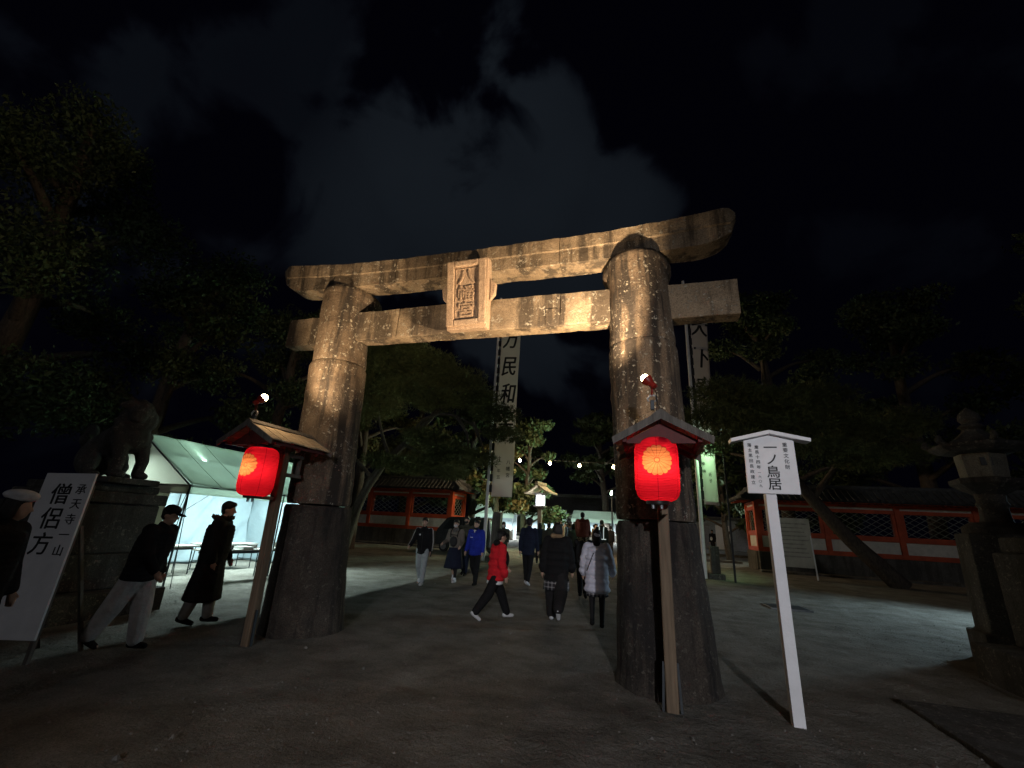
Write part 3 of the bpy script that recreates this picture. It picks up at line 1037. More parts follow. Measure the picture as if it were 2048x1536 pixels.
# ---- smooth unions of round shapes, used for the statue and for people
def s_cone(a, ra, b, rb, n=12):
    a, b = Vector(a), Vector(b)
    d = (b - a)
    L = d.length
    q = (d / L if L > 1e-6 else Vector((0, 0, 1))).to_track_quat('Z', 'Y').to_matrix()
    prof = []
    for k in range(5):
        t_ = R(-90 + 90 * k / 4)
        prof.append((ra * math.cos(t_) + 1e-4, ra * math.sin(t_)))
    for k in range(5):
        t_ = R(90 * k / 4)
        prof.append((rb * math.cos(t_) + 1e-4, L + rb * math.sin(t_)))
    m = MB().lathe(prof, n)
    m.v = [tuple(q @ Vector(v) + a) for v in m.v]
    return m


def s_ell(c, r, rot=None, n=14):
    prof = []
    for k in range(9):
        t_ = R(-90 + 180 * k / 8)
        prof.append((math.cos(t_) + 1e-4, math.sin(t_)))
    m = MB().lathe(prof, n)
    q = Euler(rot).to_matrix() if rot else Matrix.Identity(3)
    m.v = [tuple(q @ Vector((v[0] * r[0], v[1] * r[1], v[2] * r[2])) + Vector(c)) for v in m.v]
    return m


def union(name, shapes, voxel=.02, smooth=4, deci=None):
    mb = MB()
    for s in shapes:
        mb.add(s.v, s.f)
    me = mb.mesh('u')
    o = bpy.data.objects.new('u', me)
    COL.objects.link(o)
    r = o.modifiers.new('r', 'REMESH')
    r.mode = 'VOXEL'
    r.voxel_size = voxel
    s = o.modifiers.new('s', 'SMOOTH')
    s.factor = .5
    s.iterations = smooth
    if deci:
        d = o.modifiers.new('d', 'DECIMATE')
        d.ratio = deci
    dg = bpy.context.evaluated_depsgraph_get()
    out = bpy.data.meshes.new_from_object(o.evaluated_get(dg))
    out.name = name
    out.materials.clear()
    bpy.data.objects.remove(o)
    bpy.data.meshes.remove(me)
    out.polygons.foreach_set('use_smooth', [True] * len(out.polygons))
    return out


kom = thing('guardian_lion_statue', 'dark stone guardian lion sitting upright on the stepped pedestal by the tent', 'statue', (-8.72, 5.42, 1.93))
# faces +X, head turned towards the camera side
sh = [s_ell((-.42, 0, .36), (.36, .27, .34)), s_cone((-.35, 0, .50), .27, (.18, 0, .78), .26), s_ell((.22, 0, .72), (.26, .27, .30)),
      s_ell((.30, -.02, 1.02), (.27, .29, .26)), s_ell((.42, -.10, 1.14), (.20, .20, .20)), s_ell((.52, -.18, 1.06), (.13, .13, .11)), s_ell((.53, -.19, .99), (.10, .11, .06)),
      s_cone((.46, -.28, 1.26), .05, (.34, -.34, 1.20), .06), s_cone((.30, .10, 1.28), .05, (.22, .17, 1.20), .06), s_ell((.36, -.08, 1.30), (.10, .10, .07))]
for s in (-1, 1):
    sh += [s_cone((.26, s * .17, .66), .13, (.40, s * .18, .32), .095), s_cone((.40, s * .18, .32), .095, (.36, s * .18, .10), .085), s_ell((.44, s * .18, .07), (.15, .10, .075)),
           s_ell((-.30, s * .22, .30), (.25, .13, .26)), s_cone((-.14, s * .24, .22), .10, (-.20, s * .24, .07), .08), s_ell((-.06, s * .24, .06), (.17, .09, .065))]
for k in range(15):   # mane curls
    a = -2.2 + k * .33
    sh.append(s_ell((.24 - .10 * math.cos(a), .27 * math.sin(a) * .95, .92 + .10 * math.cos(k * 1.9) - .02 * k), (.085, .085, .085)))
sh += [s_cone((-.66, 0, .30), .08, (-.82, 0, .62), .10), s_ell((-.80, 0, .78), (.12, .10, .18)), s_ell((-.74, .1, .66), (.09, .08, .12)), s_ell((-.74, -.1, .66), (.09, .08, .12))]
obj('body', union('lion', sh, .022, 3), MS['grey_stone'], kom, (0, 0, .085))
obj('plinth', rough_mesh(MB().box(-.68, .66, -.40, .40, .002, .10), .008, 3), MS['grey_stone'], kom, bevel=.02)

# ------------------------------------------------------------------ great stone lantern at the right edge
sl = thing('stone_lantern', 'tall dark stone votive lantern behind the pedestal at the right edge', 'stone lantern', (5.62, 9.55, 0))
sl.scale = (1.14, 1.14, 1.06)
obj('base_block', rough_mesh(MB().lathe([(.62, -.05), (.62, .4), (.52, .42), (.50, 1.80)], 6, ang0=.35), .008, 41), MS['grey_stone'], sl, bevel=.02)
obj('shaft_foot', rough_mesh(MB().lathe([(.40, 1.80), (.40, 1.90), (.30, 1.97)], 24, ang0=.2), .006, 42), MS['grey_stone'], sl, (0, 0, 0), smooth=30)
obj('shaft', rough_mesh(MB().lathe([(.19, 1.95), (.165, 2.05), (.16, 2.2), (.185, 2.25), (.16, 2.30), (.17, 2.42)], 24), .008, 43), MS['grey_stone'], sl, (0, 0, 0), smooth=35)
obj('platform', MB().lathe([(.18, 2.40), (.34, 2.50), (.42, 2.56), (.42, 2.64), (.30, 2.66)], 6, ang0=.35), MS['grey_stone'], sl, (0, 0, 0), bevel=.012)
fb = obj('fire_box', MB().lathe([(.27, 2.662), (.29, 3.04)], 6, ang0=.35), stone_mat('pale_granite', (.19, .18, .15), (.28, .27, .23), .3, .1), sl, (0, 0, 0), bevel=.01)
ang = math.atan2(-9.55, -5.62) + .25
obj('dark_window_plate', MB().cb((0, 0, 0), (.02, .13, .13)), MS['black_plastic'], fb, (.255 * math.cos(ang), .255 * math.sin(ang), 2.90), rot=(0, 0, ang))  # dark plate on the face; the shade inside the hole is its colour
rp = []
for r_, z_ in ((.31, 3.043), (.46, 3.07), (.57, 3.14), (.58, 3.19), (.40, 3.22), (.24, 3.32), (.13, 3.43), (.12, 3.46)):
    rp.append((r_, z_))
obj('roof', MB().lathe(rp, 6, ang0=.35), MS['grey_stone'], sl, (0, 0, 0), bevel=.012)
for k in range(6):
    a = .35 + k * math.pi / 3
    obj('roof_scroll', union('scroll', [s_cone((.50 * math.cos(a), .50 * math.sin(a), 3.17), .035, (.60 * math.cos(a), .60 * math.sin(a), 3.24), .045), s_ell((.585 * math.cos(a), .585 * math.sin(a), 3.29), (.04, .04, .04))], .015, 2), MS['grey_stone'], sl, (0, 0, 0))
obj('finial', MB().lathe([(.10, 3.455), (.16, 3.50), (.13, 3.54), (.09, 3.56), (.135, 3.63), (.12, 3.72), (.05, 3.80), (.005, 3.84)], 20), MS['grey_stone'], sl, (0, 0, 0), smooth=35)
pdr = thing('statue_pedestal', 'massive dark stone pedestal at the right edge of the view', 'pedestal', (5.58, 7.42, 0))
obj('base_slab', rough_mesh(MB().box(-1.30, 1.3, -1.0, 1.0, -.05, .44), .012, 40), MS['grey_stone'], pdr, bevel=.03)
obj('plinth_block', rough_mesh(MB().box(-.87, .87, -.86, .86, .443, 1.62), .012, 41), MS['grey_stone'], pdr, bevel=.03)
obj('top_course', rough_mesh(MB().box(-.80, .87, -.80, .80, 1.623, 1.83), .012, 42), MS['grey_stone'], pdr, bevel=.03)
kr = kom.copy()
COL.objects.link(kr)
kr.location = (5.88, 7.42, 1.83)
kr.rotation_euler = (0, 0, math.pi)
kr['label'] = 'dark guardian lion on the pedestal at the right edge, mostly out of view'
for ch in kom.children:
    c_ = ch.copy()
    COL.objects.link(c_)
    c_.parent = kr
struct(obj('paving_slab', rough_mesh(MB().box(2.62, 7.5, 4.9, 6.66, -.08, .035), .004, 44), MS['grey_stone'], None, bevel=.012))
struct(obj('paving_slab', rough_mesh(MB().box(2.62, 7.5, 3.1, 4.88, -.08, .03), .004, 45), MS['grey_stone'], None, bevel=.012))
rg = thing('rope_coil', 'pale coil of rope hung at the corner of the stone plinth', 'rope', (4.20, 6.95, .10), R(-90))
for k in range(3):
    obj('loop', MB().tube([(.115 * math.cos(a) * (1 - .05 * k), -.02 * k, .13 + .13 * math.sin(a)) for a in [i * math.pi / 10 for i in range(21)]], .012, 6), mat('pale_rope_%d' % k, (.34, .33, .32), .9, .2, 40), rg, smooth=True)
dr = thing('drain_cover', 'flat steel drain cover set in the sand behind the signpost', 'drain cover', (3.45, 14.1, .0), R(4))
obj('frame', MB().box(-.48, .48, -.42, .42, -.02, .022), MS['steel'], dr, bevel=.004)
obj('plate', MB().box(-.43, .43, -.37, .37, -.0, .028), MS['dark_steel'], dr, bevel=.004)
# ------------------------------------------------------------------ vermilion lattice walls


def lattice_mb(x0, x1, z0, z1, y, pitch=.21, w=.022):
    mb = MB()
    for s in (1, -1):
        c = z0 - (x1 - x0) * .62
        while c < z1 + (x1 - x0) * .62:
            # line z = c + s*.62*(x-x0 or from right)
            f = (lambda x: c + .62 * (x - x0)) if s > 0 else (lambda x: c + .62 * (x1 - x))
            pts = []
            for x in (x0, x1):
                if z0 <= f(x) <= z1:
                    pts.append((x, f(x)))
            for z in (z0, z1):
                x = x0 + (z - c) / .62 if s > 0 else x1 - (z - c) / .62
                if x0 < x < x1:
                    pts.append((x, z))
            if len(pts) >= 2:
                a, b = pts[0], pts[-1]
                if math.hypot(a[0] - b[0], a[1] - b[1]) > .05:
                    yy = y + (.008 if s > 0 else -.008)
                    mb.bar((a[0], yy, a[1]), (b[0], yy, b[1]), .014, w, up=(0, 0, 1))
            c += pitch * 1.25
    return mb


def tile_roof_mb(L, hip0, hip1, over=.85, ez=3.42, rz=4.08):
    mb = MB()
    # sheets
    for s in (-1, 1):
        n = 5
        prof = [(over * (1 - k / n), ez + (rz - ez) * ((k / n) ** 1.25)) for k in range(n + 1)]
        for i in range(n):
            (a, za), (b, zb) = prof[i], prof[i + 1]
            xa0, xa1 = -hip0 * (a / over), L + hip1 * (a / over)
            xb0, xb1 = -hip0 * (b / over), L + hip1 * (b / over)
            mb.add([(xa0, s * a, za), (xa1, s * a, za), (xb1, s * b, zb), (xb0, s * b, zb)], [(0, 1, 2, 3)])
            mb.add([(xa0, s * a, za - .06), (xa1, s * a, za - .06), (xb1, s * b, zb - .06), (xb0, s * b, zb - .06)], [(0, 1, 2, 3)])
        k = 0
        x = -hip0 + .1
        while x < L + hip1:
            top = n
            if x < 0:
                top = max(1, int(n * (1 + x / hip0))) if hip0 else n
            if x > L:
                top = max(1, int(n * (1 - (x - L) / hip1))) if hip1 else n
            # stop under the hip
            pts = []
            for i, (a, za) in enumerate(prof):
                if -hip0 * (a / over) - .01 <= x <= L + hip1 * (a / over) + .01:
                    pts.append((x, s * a, za + .02))
            if len(pts) >= 2:
                mb.tube(pts, .045, 6)
            x += .27
    mb.tube([(-.05, 0, rz + .05), (L * .5, 0, rz + .03), (L + .05, 0, rz + .05)], .11, 8)
    for hip, x in ((hip0, 0), (hip1, L)):
        if hip:
            sg_ = -1 if x == 0 else 1
            for s in (-1, 1):
                mb.tube([(x, 0, rz + .05), (x + sg_ * hip * .5, s * over * .5, (rz + ez) / 2 - .03), (x + sg_ * hip, s * over, ez + .06)], .07, 8)
            # end slope
            mb.add([(x, 0, rz), (x + sg_ * hip, -over, ez), (x + sg_ * hip, over, ez)], [(0, 1, 2)])
    return mb


def wall_run(root, org, ang, L, nb, first, last, hip0, hip1):
    c, s = math.cos(ang), math.sin(ang)

    def part(name, mb, m, bev=0):
        o = obj(name, mb, m, root, org, rot=(0, 0, ang), bevel=bev)
        return o
    part('stone_base', rough_mesh(MB().box(-.12, L + .12, -.20, .20, -.1, .92), .01, 50), MS['wall_stone'], .02)
    part('sill_beam', MB().box(-.05, L + .05, -.11, .11, .923, 1.13), MS['vermilion'], .01)
    part('middle_beam', MB().box(.0, L, -.09, .09, 1.66, 1.90), MS['vermilion'], .01)
    part('top_beam', MB().box(.0, L, -.09, .09, 2.93, 3.10), MS['vermilion'], .01)
    part('frieze_panel', MB().box(.0, L, -.03, .03, 3.102, 3.20), MS['plaster'])
    part('eave_beam', MB().box(-.10, L + .10, -.11, .11, 3.202, 3.34), MS['vermilion'], .01)
    b = L / nb
    for k in range(nb + 1):
        if (k == 0 and not first) or (k == nb and not last):
            continue
        part('post', MB().box(k * b - .115, k * b + .115, -.125, .125, .925, 3.33), MS['vermilion'], .012)
    for k in range(nb):
        x0, x1 = k * b + .117, (k + 1) * b - .117
        part('plaster_panel', MB().box(x0, x1, -.03, .03, 1.131, 1.659), MS['plaster'])
        for a_, b_ in ((x0, x0 + .13), (x1 - .13, x1)):
            part('jamb', MB().box(a_, b_, -.075, .075, 1.901, 2.929), MS['vermilion'], .008)
        part('lattice', lattice_mb(x0 + .13, x1 - .13, 1.901, 2.929, 0), mat_lat)
    rf = part('tile_roof', tile_roof_mb(L, hip0, hip1), MS['tile'])
    rm = MB()
    x = .1
    while x < L:
        for sy in (-1, 1):
            rm.bar((x, sy * .1, 3.40), (x, sy * .80, 3.345), .05, .05)
        x += .3
    part('rafter_row', rm, MS['vermilion'])
    return rf


mat_lat = mat('lattice_paint', (.20, .21, .16), .7, .2)
wl = thing('lattice_wall', 'vermilion lattice wall with tiled roof left of the path', 'wall', (-29.0, 26.5, gz(26.5)), 0, 'vermilion precinct walls')
wall_run(wl, (0, 0, 0), 0, 17.4, 6, True, True, 0, .85)
wall_run(wl, (17.4, .13, 0), R(90), 1.9, 1, False, True, 0, .5)
wr = thing('lattice_wall', 'vermilion lattice wall with tiled roof behind the signpost', 'wall', (5.55, 26.0, gz(26)), 0, 'vermilion precinct walls')
wall_run(wr, (0, 0, 0), 0, 18.0, 6, True, True, .85, 0)
wall_run(wr, (0, 2.03, 0), R(-90), 1.9, 1, True, False, .5, 0)
for x0, x1 in ((-29.2, -11.4), (5.3, 23.6)):
    struct(obj('wall_footing', MB().box(x0, x1, 25.1, 25.75, -.1, .30), MS['wall_stone'], None, bevel=.03))

# ------------------------------------------------------------------ tall banners


def banner(px, label, big, small, w, twist, sway):
    py = 20.0
    b_ = thing('tall_banner', label, 'banner', (px, py, gz(py)), 0, 'tall white banners flanking the path')
    obj('pole', MB().tube([(0, 0, -.1), (0, 0, 6), (0, 0, 13.2)], [.085, .075, .06], 12), MS['white_paint'], b_, smooth=30)
    z0, z1 = 2.80, 12.4
    n, m = 10, 60

    def pos(u, v, off=0):
        z = z0 + (z1 - z0) * v
        s_ = math.sin(v * 9 + sway) * .05 * u + math.sin(v * 23 + u * 3) * .012
        a = twist * u * (0.6 + .4 * math.sin(v * 3 + sway))
        x = .17 + w * u * math.cos(a * .8)
        y = w * u * math.sin(a) + s_ - off
        return (x, y, z)
    co = np.array([pos(i / n, j / m) for j in range(m + 1) for i in range(n + 1)])
    ii_ = np.arange((n + 1) * (m + 1)).reshape(m + 1, n + 1)
    q = np.stack([ii_[:-1, :-1], ii_[:-1, 1:], ii_[1:, 1:], ii_[1:, :-1]], -1).reshape(-1, 4)
    cl = obj('cloth', np_mesh('banner_cloth', co, q, MS['banner']), None, b_)
    cl.modifiers.new('t', 'SOLIDIFY').thickness = .004

    def onto(mb):
        out = []
        for x, y, z in mb.v:
            out.append(pos(max(0, min(1, x / w)), (z - z0) / (z1 - z0), .012 - y))
        mb.v = out
        return mb
    for ch, zc in big:
        g_ = glyph(ch, w * .53, zc, 1.02, 0, .022, .78, .001, .12, 1.12)
        obj('brush_letter', onto(g_), MS['black_ink'], cl)
    for txt, xx, zt, sz, pt in small:
        for i, ch in enumerate(txt):
            obj('small_letter', onto(glyph(ch, xx * w, zt - pt * (i + .5), sz, 0, .008, .9, .001)), MS['black_ink'], cl)
    obj('edge_band', onto(MB().add([(.03 * w, 0, z0), (.06 * w, 0, z0), (.06 * w, 0, z1 - .05), (.03 * w, 0, z1 - .05)], [(0, 1, 2, 3)])), MS['banner'], cl)
    for k in range(20):
        z = z0 + .2 + k * (z1 - z0 - .3) / 19
        obj('pole_loop', MB().box(.04, .19, -.035, .035, z, z + .33), MS['black_ink'] if True else None, b_)
    obj('top_bar', MB().tube([(0, 0, z1 + .02), (w + .2, 0, z1 + .02)], .03, 8), MS['wood_old'], b_)
    return b_


banner(-6.98, 'tall white banner on a pole rising beside the big pine', [('万', 10.75), ('民', 9.25), ('和', 7.8), ('楽', 6.4)], [('十一年五', .30, 4.75, .20, .30), ('八幡宮', .74, 4.55, .22, .30)], 1.0, .10, 0)
banner(2.22, 'tall white banner on a pole beyond the right pillar', [('天', 10.8), ('下', 9.25), ('泰', 7.8), ('平', 6.4)], [('氏子', .45, 4.15, .17, .26), ('奉納', .12, 4.6, .16, .3)], .78, .75, 1.2)

# ------------------------------------------------------------------ trees


def leaf_mesh(name, centers, n, size, m, needle=False, seed=0, flat=.5):
    """many small leaf faces spread through the given ellipsoids"""
    rg_ = np.random.default_rng(seed)
    C = np.array(centers, float)
    vol = C[:, 3] * C[:, 4] * C[:, 5]
    pr = vol ** .75
    idx = rg_.choice(len(C), n, p=pr / pr.sum())
    d = rg_.normal(size=(n, 3))
    d /= np.linalg.norm(d, axis=1)[:, None]
    rad = rg_.random(n) ** .42
    rad *= .72 + .5 * vnoise(idx * 3.7 + d[:, 0] * 3 + 20, d[:, 1] * 3 + d[:, 2] * 4 + 20, seed + 5)
    p = C[idx, :3] + d * rad[:, None] * C[idx, 3:6]
    if needle:
        k = 5
        P = np.repeat(p, k, 0)
        dirs = rg_.normal(size=(n * k, 3)) + np.repeat(d * .7 + np.array([0, 0, .55]), k, 0)
        dirs /= np.linalg.norm(dirs, axis=1)[:, None]
        side = np.cross(dirs, rg_.normal(size=(n * k, 3)))
        side /= np.linalg.norm(side, axis=1)[:, None]
        L = size * rg_.uniform(.7, 1.3, (n * k, 1))
        w = L * .085
        co = np.stack([P - side * w, P + side * w, P + dirs * L], 1).reshape(-1, 3)
        f = np.arange(len(co)).reshape(-1, 3)
    else:
        a = rg_.normal(size=(n, 3)) + np.array([0, 0, .1])
        a /= np.linalg.norm(a, axis=1)[:, None]
        nn = d * .6 + rg_.normal(size=(n, 3)) * .7 + np.array([0, 0, .5])
        b = np.cross(a, nn)
        b /= np.linalg.norm(b, axis=1)[:, None]
        L = size * rg_.uniform(.6, 1.35, (n, 1))
        co = np.stack([p - a * L, p + b * L * .45 - a * L * .1, p + a * L, p - b * L * .45 - a * L * .1], 1).reshape(-1, 3)
        f = np.arange(len(co)).reshape(-1, 4)
    return np_mesh(name, co, f, m, False)


def limb(pts, r0, r1):
    pts = [Vector(p) for p in pts]
    out, rad = [], []
    n = 6
    for i in range(len(pts) - 1):
        for k in range(n):
            t_ = k / n
            p0, p1 = pts[max(i - 1, 0)], pts[i]
            p2, p3 = pts[i + 1], pts[min(i + 2, len(pts) - 1)]
            q = .5 * ((2 * p1) + (-p0 + p2) * t_ + (2 * p0 - 5 * p1 + 4 * p2 - p3) * t_ ** 2 + (-p0 + 3 * p1 - 3 * p2 + p3) * t_ ** 3)
            out.append(q)
    out.append(pts[-1])
    N = len(out) - 1
    rad = [r0 + (r1 - r0) * i / N for i in range(N + 1)]
    return out, rad


def tree(name, label, base, trunk, limbs, clumps, n, size, leaf, bark, needle=False, seed=0, r0=.3, group=None):
    """trunk and limbs are point lists in world coordinates"""
    t_ = thing(name, label, 'tree', base, 0, group)
    B = Vector(base)
    rel = lambda P: [Vector(p) - B for p in P]
    pts, rad = limb(rel(trunk), r0, r0 * .45)
    tr = obj('trunk', MB().tube(pts, rad, 12), bark, t_, smooth=50)
    for lp in limbs:
        pts, rad = limb(rel(lp), r0 * .42, r0 * .10)
        obj('limb', MB().tube(pts, rad, 8), bark, tr, smooth=50)
    cl = [(c[0] - B.x, c[1] - B.y, c[2] - B.z, c[3], c[4], c[5]) for c in clumps]
    obj('crown', leaf_mesh('crown', cl, n, size, leaf, needle, seed), None, t_)
    return t_


def auto_tree(name, label, base, h, cr, cb, n, size, leaf, bark, seed, needle=False, group=None, r0=.3, flat=.55):
    rd = random.Random(seed)
    x, y, z = base
    lean = (rd.uniform(-.06, .06) * h, rd.uniform(-.05, .05) * h)
    top = (x + lean[0], y + lean[1], z + h * .86)
    trunk = [base, (x + lean[0] * .2 + rd.uniform(-.2, .2), y + lean[1] * .3, z + h * .3), (x + lean[0] * .6 + rd.uniform(-.3, .3), y + lean[1] * .6, z + h * .6), top]
    limbs, clumps = [], []
    k = 15
    for i in range(k):
        t_ = i / (k - 1)
        zz = z + cb + (h - cb) * (t_ ** .9)
        a = i * 2.4 + rd.uniform(-.4, .4)
        rr = cr * (1 - .62 * t_ ** 1.6) * rd.uniform(.45, 1.0)
        e = (x + lean[0] * t_ + rr * math.cos(a), y + lean[1] * t_ + rr * math.sin(a), zz)
        sx = cr * rd.uniform(.26, .44) * (1 - .35 * t_)
        clumps.append((e[0], e[1], e[2], sx, sx * rd.uniform(.8, 1.2), sx * flat * rd.uniform(.8, 1.2)))
        s0 = zz - h * .10
        q = min(1, max(.1, (s0 - z) / (h * .86)))
        limbs.append([(x + lean[0] * q, y + lean[1] * q, s0), ((x + lean[0] * q + e[0]) / 2, (y + lean[1] * q + e[1]) / 2, zz - h * .03), e])
    clumps.append((top[0], top[1], z + h * .9, cr * .4, cr * .4, cr * .35))
    return tree(name, label, base, trunk, limbs, clumps, n, size, leaf, bark, needle, seed, r0, group)


# the broad pine between the left pillar and the banner
B0 = (-12.6, 17.6, gz(17.6))
tree('pine_tree', 'broad spreading pine between the left pillar and the tall banner', B0,
     [B0, (-12.0, 17.4, 2.3), (-10.9, 17.1, 3.9), (-9.7, 17.0, 5.0), (-8.4, 17.0, 6.4)],
     [[(-9.7, 17, 5.0), (-8.9, 16.8, 5.9), (-7.4, 16.6, 5.9), (-5.6, 16.4, 4.8)], [(-8.8, 17, 5.9), (-8.2, 17.3, 7.2), (-7.4, 17.5, 8.0)], [(-10.6, 17.1, 4.2), (-11.3, 17.3, 5.3), (-11.6, 17.2, 6.6), (-10.8, 17.2, 7.6)],
      [(-7.4, 16.6, 5.9), (-6.8, 16.4, 5.1), (-6.6, 16.3, 4.3)], [(-10.0, 17, 4.8), (-9.2, 16.4, 4.5), (-8.2, 16.1, 4.1)], [(-11.5, 17.2, 3.4), (-12.6, 17.0, 4.4), (-13.5, 17, 5.2)], [(-8.4, 17, 6.4), (-9.6, 17.4, 8.0), (-10.2, 17.4, 9.0)],
      [(-6.6, 16.5, 5.6), (-6.3, 16.5, 5.0), (-6.0, 16.4, 4.4)]],
     [(-9.6, 17.4, 8.7, 1.7, 1.5, .6), (-11.4, 17.5, 8.4, 1.6, 1.4, .7), (-8.0, 17.3, 7.8, 1.5, 1.3, .5), (-10.0, 17.0, 7.3, 1.7, 1.3, .5), (-6.9, 17.0, 6.8, 1.4, 1.2, .45), (-8.7, 16.8, 6.6, 1.3, 1.1, .4), (-5.8, 16.7, 6.0, 1.1, 1.0, .35),
      (-11.8, 17.2, 6.5, 1.3, 1.1, .5), (-13.2, 17.1, 5.8, 1.3, 1.2, .5), (-5.3, 16.5, 5.1, 1.0, .9, .32), (-8.6, 16.2, 4.9, 1.1, .9, .40), (-7.6, 16.2, 4.3, 1.3, 1.0, .38), (-6.3, 16.2, 4.1, 1.0, .8, .34), (-8.9, 16.3, 3.8, 1.3, 1.0, .4), (-10.6, 16.6, 4.0, 1.0, .8, .35), (-7.2, 16.1, 3.5, .9, .8, .28),
      (-12.3, 17.4, 7.5, 1.3, 1.2, .6), (-12.9, 17.6, 9.2, 1.6, 1.3, .8), (-11.3, 17.8, 9.9, 1.5, 1.3, .6)],
     24000, .16, MS['needles'], MS['bark_pale'], True, 3, .22)
# leaning pine on the right, in front of the wall
B1 = (9.6, 22.2, gz(22))
tree('pine_tree', 'leaning pine with its trunk slanting left before the right wall', B1,
     [B1, (8.9, 22.2, .95), (8.0, 22.15, 1.95), (6.9, 22.0, 3.4), (6.0, 21.4, 4.4), (4.9, 20.2, 5.4)],
     [[(6.0, 21.4, 4.4), (5.0, 19.6, 5.0), (3.9, 17.6, 5.6)], [(6.9, 22, 3.4), (7.8, 21.4, 4.8), (8.6, 20.8, 6.0)], [(4.9, 20.2, 5.4), (4.0, 19.6, 6.6), (3.2, 19.2, 7.5)], [(5.6, 21, 4.7), (6.2, 20.2, 6.2), (6.3, 19.6, 7.4)], [(3.9, 17.6, 5.6), (3.2, 16.6, 5.3), (2.6, 15.8, 5.0)]],
     [(3.0, 17.2, 6.8, 1.3, 1.2, .5), (4.2, 17.4, 6.4, 1.5, 1.3, .5), (2.4, 16.4, 5.7, 1.0, 1.0, .45), (3.6, 16.4, 5.4, 1.3, 1.1, .42), (5.2, 18.0, 5.6, 1.5, 1.3, .5), (5.6, 19.2, 7.0, 1.7, 1.4, .6), (7.2, 19.6, 6.3, 1.6, 1.4, .55), (8.6, 20.6, 5.9, 1.6, 1.3, .6),
      (6.6, 18.8, 5.0, 1.5, 1.2, .45), (8.2, 20.0, 4.8, 1.3, 1.2, .4), (4.6, 16.8, 4.7, 1.2, 1.0, .35), (3.0, 15.9, 4.9, .9, .8, .30), (9.8, 21, 5.2, 1.4, 1.2, .5), (2.5, 18.9, 5.0, .9, .7, .3), (7.4, 21, 7.6, 1.5, 1.3, .6), (10.6, 21.6, 6.6, 1.5, 1.2, .6)],
     15000, .17, MS['needles'], MS['bark'], True, 5, .36)
G = 'trees round the shrine'
for i, (nm, lb, base, h, cr, cb, n, sz, lf, nee, r0) in enumerate((
        ('evergreen_tree', 'dark evergreen tree standing behind the festival tent', (-17.2, 16.5, 0), 11.5, 4.0, 4.0, 20000, .095, 'leaves', False, .35),
        ('evergreen_tree', 'dim round-crowned tree above the tent roof beside the gate', (-14.4, 20.5, .1), 12.5, 3.4, 5.0, 16000, .10, 'leaves_gold', False, .3),
        ('evergreen_tree', 'huge dark tree towering at the far left behind the statue', (-20.5, 8.5, 0), 15, 6.0, 4.5, 42000, .085, 'leaves', False, .5),
        ('evergreen_tree', 'black tree behind the tent at the far left', (-26, 17, 0), 16, 6.0, 4, 16000, .14, 'leaves', False, .5),
        ('evergreen_tree', 'dark tree rising behind the left wall and the big pine', (-17.5, 31, .3), 13, 4.5, 3, 5000, .26, 'leaves', False, .4),
        ('evergreen_tree', 'dark tree behind the left wall corner', (-12.5, 32, .3), 10.5, 3.6, 3, 5000, .24, 'leaves', False, .35),
        ('broadleaf_tree', 'broadleaf tree lit green behind the roofed street lantern', (-8.0, 31, .3), 9.0, 2.6, 2.2, 5500, .18, 'leaves', False, .22),
        ('broadleaf_tree', 'yellowish tree glowing beside the string of bulbs', (-9.6, 28.8, .25), 8.5, 2.2, 2.6, 4500, .17, 'leaves_gold', False, .22),
        ('evergreen_tree', 'tall dark tree over the far stalls', (-4.0, 52, .6), 14, 5.5, 6.5, 4500, .34, 'leaves', False, .45),
        ('evergreen_tree', 'dark tree left of the far hall', (-14.5, 48, .6), 13, 5.0, 3, 4500, .32, 'leaves', False, .45),
        ('evergreen_tree', 'dark tree right of the far hall behind the right pillar', (3.0, 46, .6), 12.5, 4.6, 5.0, 4500, .30, 'leaves', False, .4),
        ('broadleaf_tree', 'low green tree lit behind the right banner', (5.2, 33, .35), 7.0, 2.6, 2.2, 4500, .18, 'leaves', False, .22),
        ('evergreen_tree', 'dim tall tree behind the right end of the gate', (8.2, 30.0, .3), 17, 5.0, 6.0, 20000, .13, 'leaves', False, .4),
        ('evergreen_tree', 'large dark tree behind the right wall', (15.5, 31, .3), 17, 5.6, 4.5, 18000, .14, 'leaves', False, .45),
        ('evergreen_tree', 'black tree beyond the stone lantern at the right edge', (23, 26, .2), 18, 6.5, 4.5, 14000, .16, 'leaves', False, .5),
        ('evergreen_tree', 'dark tree far behind the path on the right', (10.5, 45, .5), 13, 5, 3, 4000, .32, 'leaves', False, .4))):
    auto_tree(nm, lb, base, h, cr, cb, n, sz, MS[lf], MS['bark'], 20 + i, nee, G, r0)

# ------------------------------------------------------------------ things along the path beyond the gate
mk = thing('stone_marker', 'upright square stone marker at the foot of the left banner pole', 'stone pillar', (-6.42, 20.0, gz(20)))
obj('shaft', rough_mesh(MB().box(-.19, .19, -.19, .19, .25, 2.06), .006, 60), MS['wall_stone'], mk, bevel=.02)
obj('foot', rough_mesh(MB().box(-.36, .36, -.36, .36, -.1, .248), .008, 61), MS['wall_stone'], mk, bevel=.03)
obj('cap', MB().prism([(-.19, 2.061), (.19, 2.061), (0, 2.15)], 'y', -.19, .19), MS['wall_stone'], mk)
mk2 = thing('stone_marker', 'stone footing block of the right banner pole', 'stone pillar', (2.62, 20.05, gz(20)))
obj('shaft', rough_mesh(MB().box(-.16, .16, -.19, .19, .2, 1.2), .006, 62), MS['grey_stone'], mk2, bevel=.02)
obj('foot', rough_mesh(MB().box(-.30, .30, -.3, .3, -.1, .198), .008, 63), MS['grey_stone'], mk2, bevel=.03)

